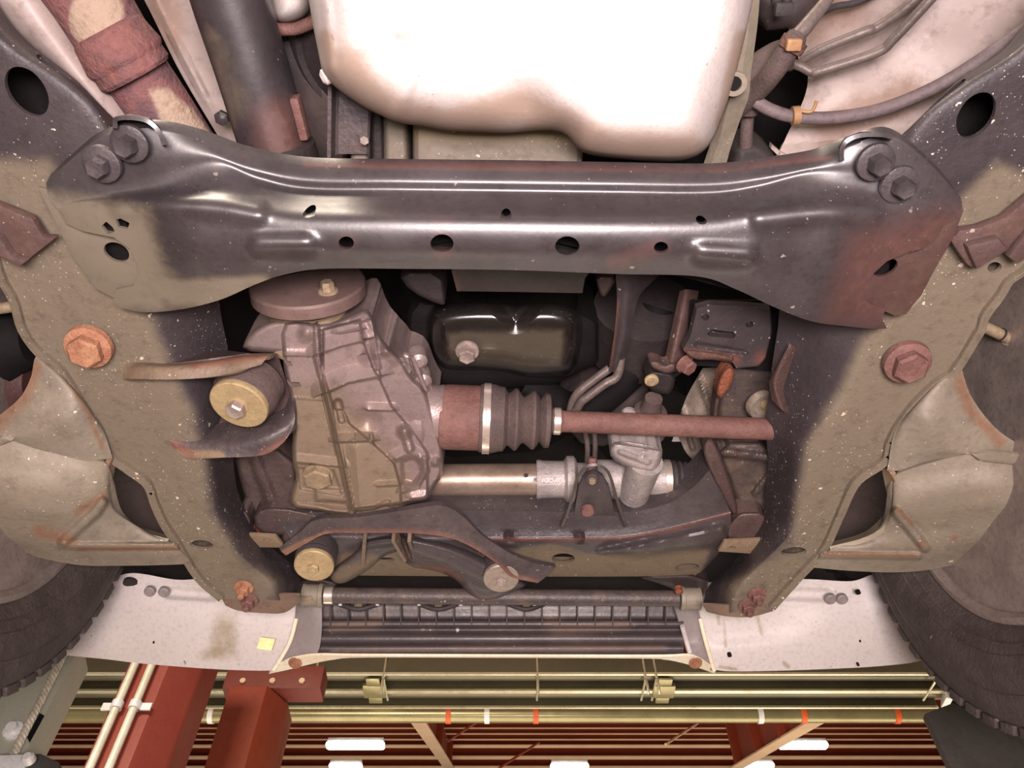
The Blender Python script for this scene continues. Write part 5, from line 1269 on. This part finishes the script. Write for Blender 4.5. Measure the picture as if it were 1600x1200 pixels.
for x, y, r in ((1140, 1024, .0035), (1341, 926, .004), (240, 1004, .0015), (1341, 1039, .002), (1344, 1002, .0015), (263, 1035, .002)):
    u = {1140: .868, 1341: .915}.get(x, .88)
    hcol = 'deep_black'
    P = H(x, y, u if y != 1039 else .858)
    build(MB().lathe(P, DOWN, [(-.004, r), (.0012, r), (.0012, 0)], 16), 'apron_hole', hcol, t)

# ================================================================== lower control arms
def arm(label, up, lo, lipr, rim, bead, pos, inner):
    t = thing('lower_control_arm', label, 'control arm', H(*pos, .76))
    build(sheet(up[0], 70, 40, .005, feats=up[1]), 'upper_plate', 'arm_metal', t, rust=rim)
    build(sheet(lo[0], 150, 110, .005, feats=lo[1]), 'lower_shell', 'arm_metal', t, rust=bead, dust=.25)
    build(sheet(lipr, 40, 10, .006), 'window_lip', 'arm_metal', t, rust=near([lipr[0][0][:2], lipr[1][0][:2]], 14), dust=.5)
    build(sheet(inner, 20, 12, .004), 'inner_wall', 'dark', t, rust=.25)
    return t


up = [[(-60, 690, .775), (-40, 720, .77), (0, 684, .765), (0, 684, .765)], [(0, 648, .775), (20, 665, .768), (40, 680, .763), (44, 697, .768)], [(32, 620, .78), (60, 645, .768), (85, 672, .765), (92, 710, .77)], [(48, 590, .79), (88, 625, .775), (120, 670, .77), (135, 720, .775)], [(58, 556, .80), (105, 600, .785), (140, 650, .78), (160, 718, .78)], [(90, 570, .81), (130, 625, .80), (160, 670, .79), (176, 716, .785)]]
lo = [[(-60, 676, .765), (-60, 730, .755), (-60, 790, .75), (-60, 830, .755), (-50, 850, .77)], [(2, 684, .765), (10, 740, .752), (8, 800, .748), (10, 835, .755), (20, 856, .77)], [(60, 702, .77), (65, 745, .755), (60, 800, .752), (60, 842, .757), (64, 872, .775)], [(120, 716, .776), (125, 750, .765), (120, 800, .765), (118, 850, .765), (125, 883, .782)], [(162, 722, .78), (162, 770, .772), (165, 815, .775), (180, 855, .772), (190, 884, .786)], [(172, 735, .785), (178, 790, .785), (205, 820, .785), (245, 856, .78), (250, 883, .79)], [(176, 745, .79), (192, 800, .795), (232, 832, .79), (270, 850, .787), (300, 881, .793)]]
lipr = [[(176, 716, .788), (182, 716, .80)], [(165, 740, .780), (178, 740, .80)], [(164, 765, .780), (174, 765, .81)], [(168, 790, .782), (174, 785, .81)], [(182, 812, .785), (190, 806, .81)], [(210, 828, .788), (214, 822, .81)], [(264, 842, .79), (262, 836, .81)]]
inner = [[(150, 700, .88), (150, 760, .88), (160, 850, .88)], [(230, 715, .90), (240, 780, .90), (250, 850, .89)], [(300, 740, .91), (310, 800, .91), (320, 870, .90)]]
arm('pale mud-dusted control arm left of the left frame rail, with an orange rusted rim', (up, [dome(110, 650, 40, .006)]), (lo, [ridge([(95, 853), (285, 853)], 8, .006), ridge([(100, 845), (150, 800), (160, 785)], 12, .010), ridge([(0, 770), (130, 790)], 50, .006)]), lipr,
    both(near([(-30, 680), (0, 655), (36, 620), (52, 575)], 24), near([(92, 570), (140, 650), (160, 700)], 7)), both(near([(120, 858), (280, 856)], 7), near([(122, 800), (160, 775)], 10), near([(60, 830), (110, 845)], 18)), (110, 700), inner)
up = [[(1690, 760, .77), (1680, 740, .77), (1660, 716, .765), (1640, 716, .765)], [(1600, 700, .775), (1585, 715, .77), (1562, 718, .766), (1556, 702, .766)], [(1555, 668, .78), (1530, 690, .77), (1500, 705, .767), (1500, 712, .769)], [(1518, 620, .79), (1490, 650, .775), (1455, 690, .77), (1445, 722, .775)], [(1500, 572, .80), (1460, 610, .785), (1415, 670, .78), (1405, 735, .78)], [(1485, 575, .81), (1440, 620, .80), (1400, 670, .79), (1386, 735, .785)]]
lo = [[(1700, 760, .765), (1690, 790, .755), (1680, 820, .75), (1670, 830, .755), (1660, 835, .77)], [(1600, 730, .765), (1600, 770, .752), (1595, 810, .748), (1590, 825, .755), (1585, 842, .77)], [(1556, 704, .768), (1550, 755, .755), (1550, 810, .752), (1545, 842, .757), (1540, 864, .775)], [(1480, 716, .774), (1478, 760, .763), (1480, 810, .762), (1480, 850, .763), (1475, 886, .780)], [(1408, 738, .78), (1405, 790, .774), (1408, 825, .776), (1420, 855, .773), (1410, 894, .786)], [(1394, 750, .785), (1390, 800, .785), (1370, 838, .785), (1340, 862, .78), (1330, 892, .79)], [(1388, 760, .79), (1378, 815, .795), (1345, 845, .79), (1300, 858, .787), (1262, 886, .793)]]
lipr = [[(1386, 732, .788), (1378, 734, .80)], [(1398, 752, .780), (1382, 754, .80)], [(1399, 778, .780), (1386, 778, .81)], [(1394, 800, .782), (1384, 796, .81)], [(1380, 822, .785), (1370, 816, .81)], [(1350, 840, .788), (1344, 834, .81)], [(1296, 854, .79), (1294, 848, .81)]]
inner = [[(1420, 710, .88), (1420, 770, .88), (1410, 860, .88)], [(1340, 725, .90), (1330, 790, .90), (1320, 860, .89)], [(1270, 750, .91), (1260, 810, .91), (1250, 880, .90)]]
arm('pale mud-dusted control arm right of the right frame rail, with a pitted rust strip', (up, [dome(1450, 660, 40, .006)]), (lo, [ridge([(1280, 867), (1435, 869)], 8, .006), ridge([(1400, 800), (1425, 830), (1445, 855)], 11, .010), ridge([(1420, 790), (1600, 770)], 50, .006)]), lipr,
    both(near([(1498, 590), (1515, 640), (1540, 665), (1562, 690)], 16)), both(near([(1290, 866), (1430, 868)], 7), near([(1400, 795), (1424, 818)], 7), near([(1440, 850)] * 2, 14), near([(1492, 840)] * 2, 10)), (1470, 700), inner)

# ================================================================== hubs, tie rods and wheels
t = thing('axle_boot', 'dark outer axle boot and red brown hub at the far left edge', 'hub', H(10, 560, .86))
build(MB().lathe(H(-60, 600, .9), (1, 0, .0), [(0, .10), (.02, .115), (.04, .10), (.06, .085), (.085, .05), (.10, .035), (.10, 0)], 48), 'hub_cone', 'hub', t)
build(MB().lathe(H(-30, 540, .9), (1, -.1, 0), [(0, .05), (.02, .055), (.03, .045), (.04, .05), (.05, .04), (.07, .03), (.07, 0)], 40), 'boot', 'deep_black', t)
tag(build(MB().tube([H(-60, 487, .86), H(0, 482, .86), H(40, 475, .865)], metres(0, 480, .86, 9), 20, 6), 'tie_rod', 'bolttan'), 'short pale tie rod entering behind the left frame rail', 'rod')
t = thing('axle_hub', 'dark red brown hub and dust shield at the far right edge', 'hub', H(1580, 600, .88))
build(MB().lathe(H(1650, 640, .92), (-1, 0, -.05), [(0, .13), (.01, .135), (.03, .11), (.035, .105), (.05, .075), (.056, .07), (.075, .045), (.08, 0)], 56), 'dust_shield', 'hub', t)
build(MB().lathe(H(1590, 660, .9), (-1, .1, 0), [(0, .07), (.006, .072), (.012, .066), (.012, .058), (.004, .055), (.004, 0)], 48), 'shield_ring', 'line', t)
build(MB().lathe(H(1600, 545, .92), (-1, -.2, 0), [(0, .05), (.02, .05), (.03, .04), (.05, .045), (.06, .03), (.06, 0)], 40), 'boot', 'deep_black', t)
t = thing('tie_rod', 'pale tie rod with a collar passing behind the right frame rail', 'rod', H(1560, 520, .86))
A = H(1500, 492, .86); B = H(1640, 560, .86); d = (B - A) / np.linalg.norm(B - A)
build(MB().tube([A, (A + B) / 2, B], metres(1550, 515, .86, 9), 20, 5), 'rod', 'bolttan', t)
q = H(1575, 529, .86)
build(MB().lathe(q, d, [(0, .007), (0, .009), (.012, .0095), (.02, .013), (.05, .015), (.05, 0)], 24), 'rod_end', 'bush' if 'bush' in M else 'bushgrey', t)
build(MB().lathe(H(1563, 522, .86), d, [(0, .0072), (0, .0082), (.002, .0082), (.002, .0072)], 24), 'collar_ring', 'dark', t)


def wheel(label, c, R, Rr, toe, cam_, sgn):
    a = np.array([sgn, sgn * toe, sgn * cam_]); a /= np.linalg.norm(a)   # outward along the axle
    c = np.array(c) + CAM
    t = thing('wheel', label, 'wheel', c, 'front wheels')
    w = .22
    # tyre: closed profile from the inner bead over the tread to the outer bead
    pr = [(.012, Rr - .004), (.004, Rr + .006), (-.012, Rr + .03), (-.022, Rr + .06), (-.016, R - .028), (-.010, R - .014), (.002, R - .004), (.02, R), (.06, R + .004), (w / 2, R + .005), (w - .06, R + .004), (w - .02, R), (w + .01, R - .02), (w + .02, Rr + .05), (w, Rr), (w - .02, Rr - .01), (.03, Rr - .012)]
    tyre = build(MB().lathe(c, a, pr + [pr[0]], 128, caps=False), 'tyre', 'tyre', t, sharp=50)
    for rr in (Rr + .022, Rr + .036, R - .045):
        z = np.interp(rr, [Rr + .006, Rr + .03, Rr + .06, R - .028], [.004, -.012, -.022, -.016])
        build(MB().lathe(c, a, [(z + .002, rr - .002), (z - .0016, rr), (z + .002, rr + .002)], 128, caps=False), 'sidewall_ring', 'tyre', tyre)
    # shoulder lugs
    x = np.cross(a, Z3); x /= np.linalg.norm(x); y = np.cross(a, x)
    lug = None
    n = 64
    for i in range(n):
        th = 2 * math.pi * i / n
        u = math.cos(th) * x + math.sin(th) * y
        v = -math.sin(th) * x + math.cos(th) * y
        m = MB()
        m.box(c + a * .014 + u * (R - .002), u * .006, v * .0125, a * .020)
        m.box(c + a * .075 + u * (R + .004), u * .005, v * .013, a * .026)
        m.box(c + a * .145 + u * (R + .004), u * .005, v * .013, a * .026)
        build(m, 'tread_block', 'tyre', tyre, bevel=.002)
    build(MB().lathe(c, a, [(.010, Rr + .004), (.002, Rr + .002), (0, Rr - .006), (.006, Rr - .012), (.02, Rr - .014), (.035, Rr - .03), (.08, Rr - .034), (.11, Rr - .05), (.14, Rr - .055), (.145, .09), (.15, .08), (.15, 0)], 96), 'rim', 'rim', t)
    build(MB().lathe(c, a, [(.06, .15), (.065, .155), (.07, .15), (.08, .07), (.10, .06), (.10, 0)], 64), 'brake_disc', 'hub', t)
    return t


wheel('black tyre and dull steel wheel at the left edge', (-.630, .635, .869), .366, .253, -.011, -.031, -1)
wheel('black tyre and dull steel wheel at the right edge', (.589, .6416, .830), .366, .242, .0286, .0362, 1)
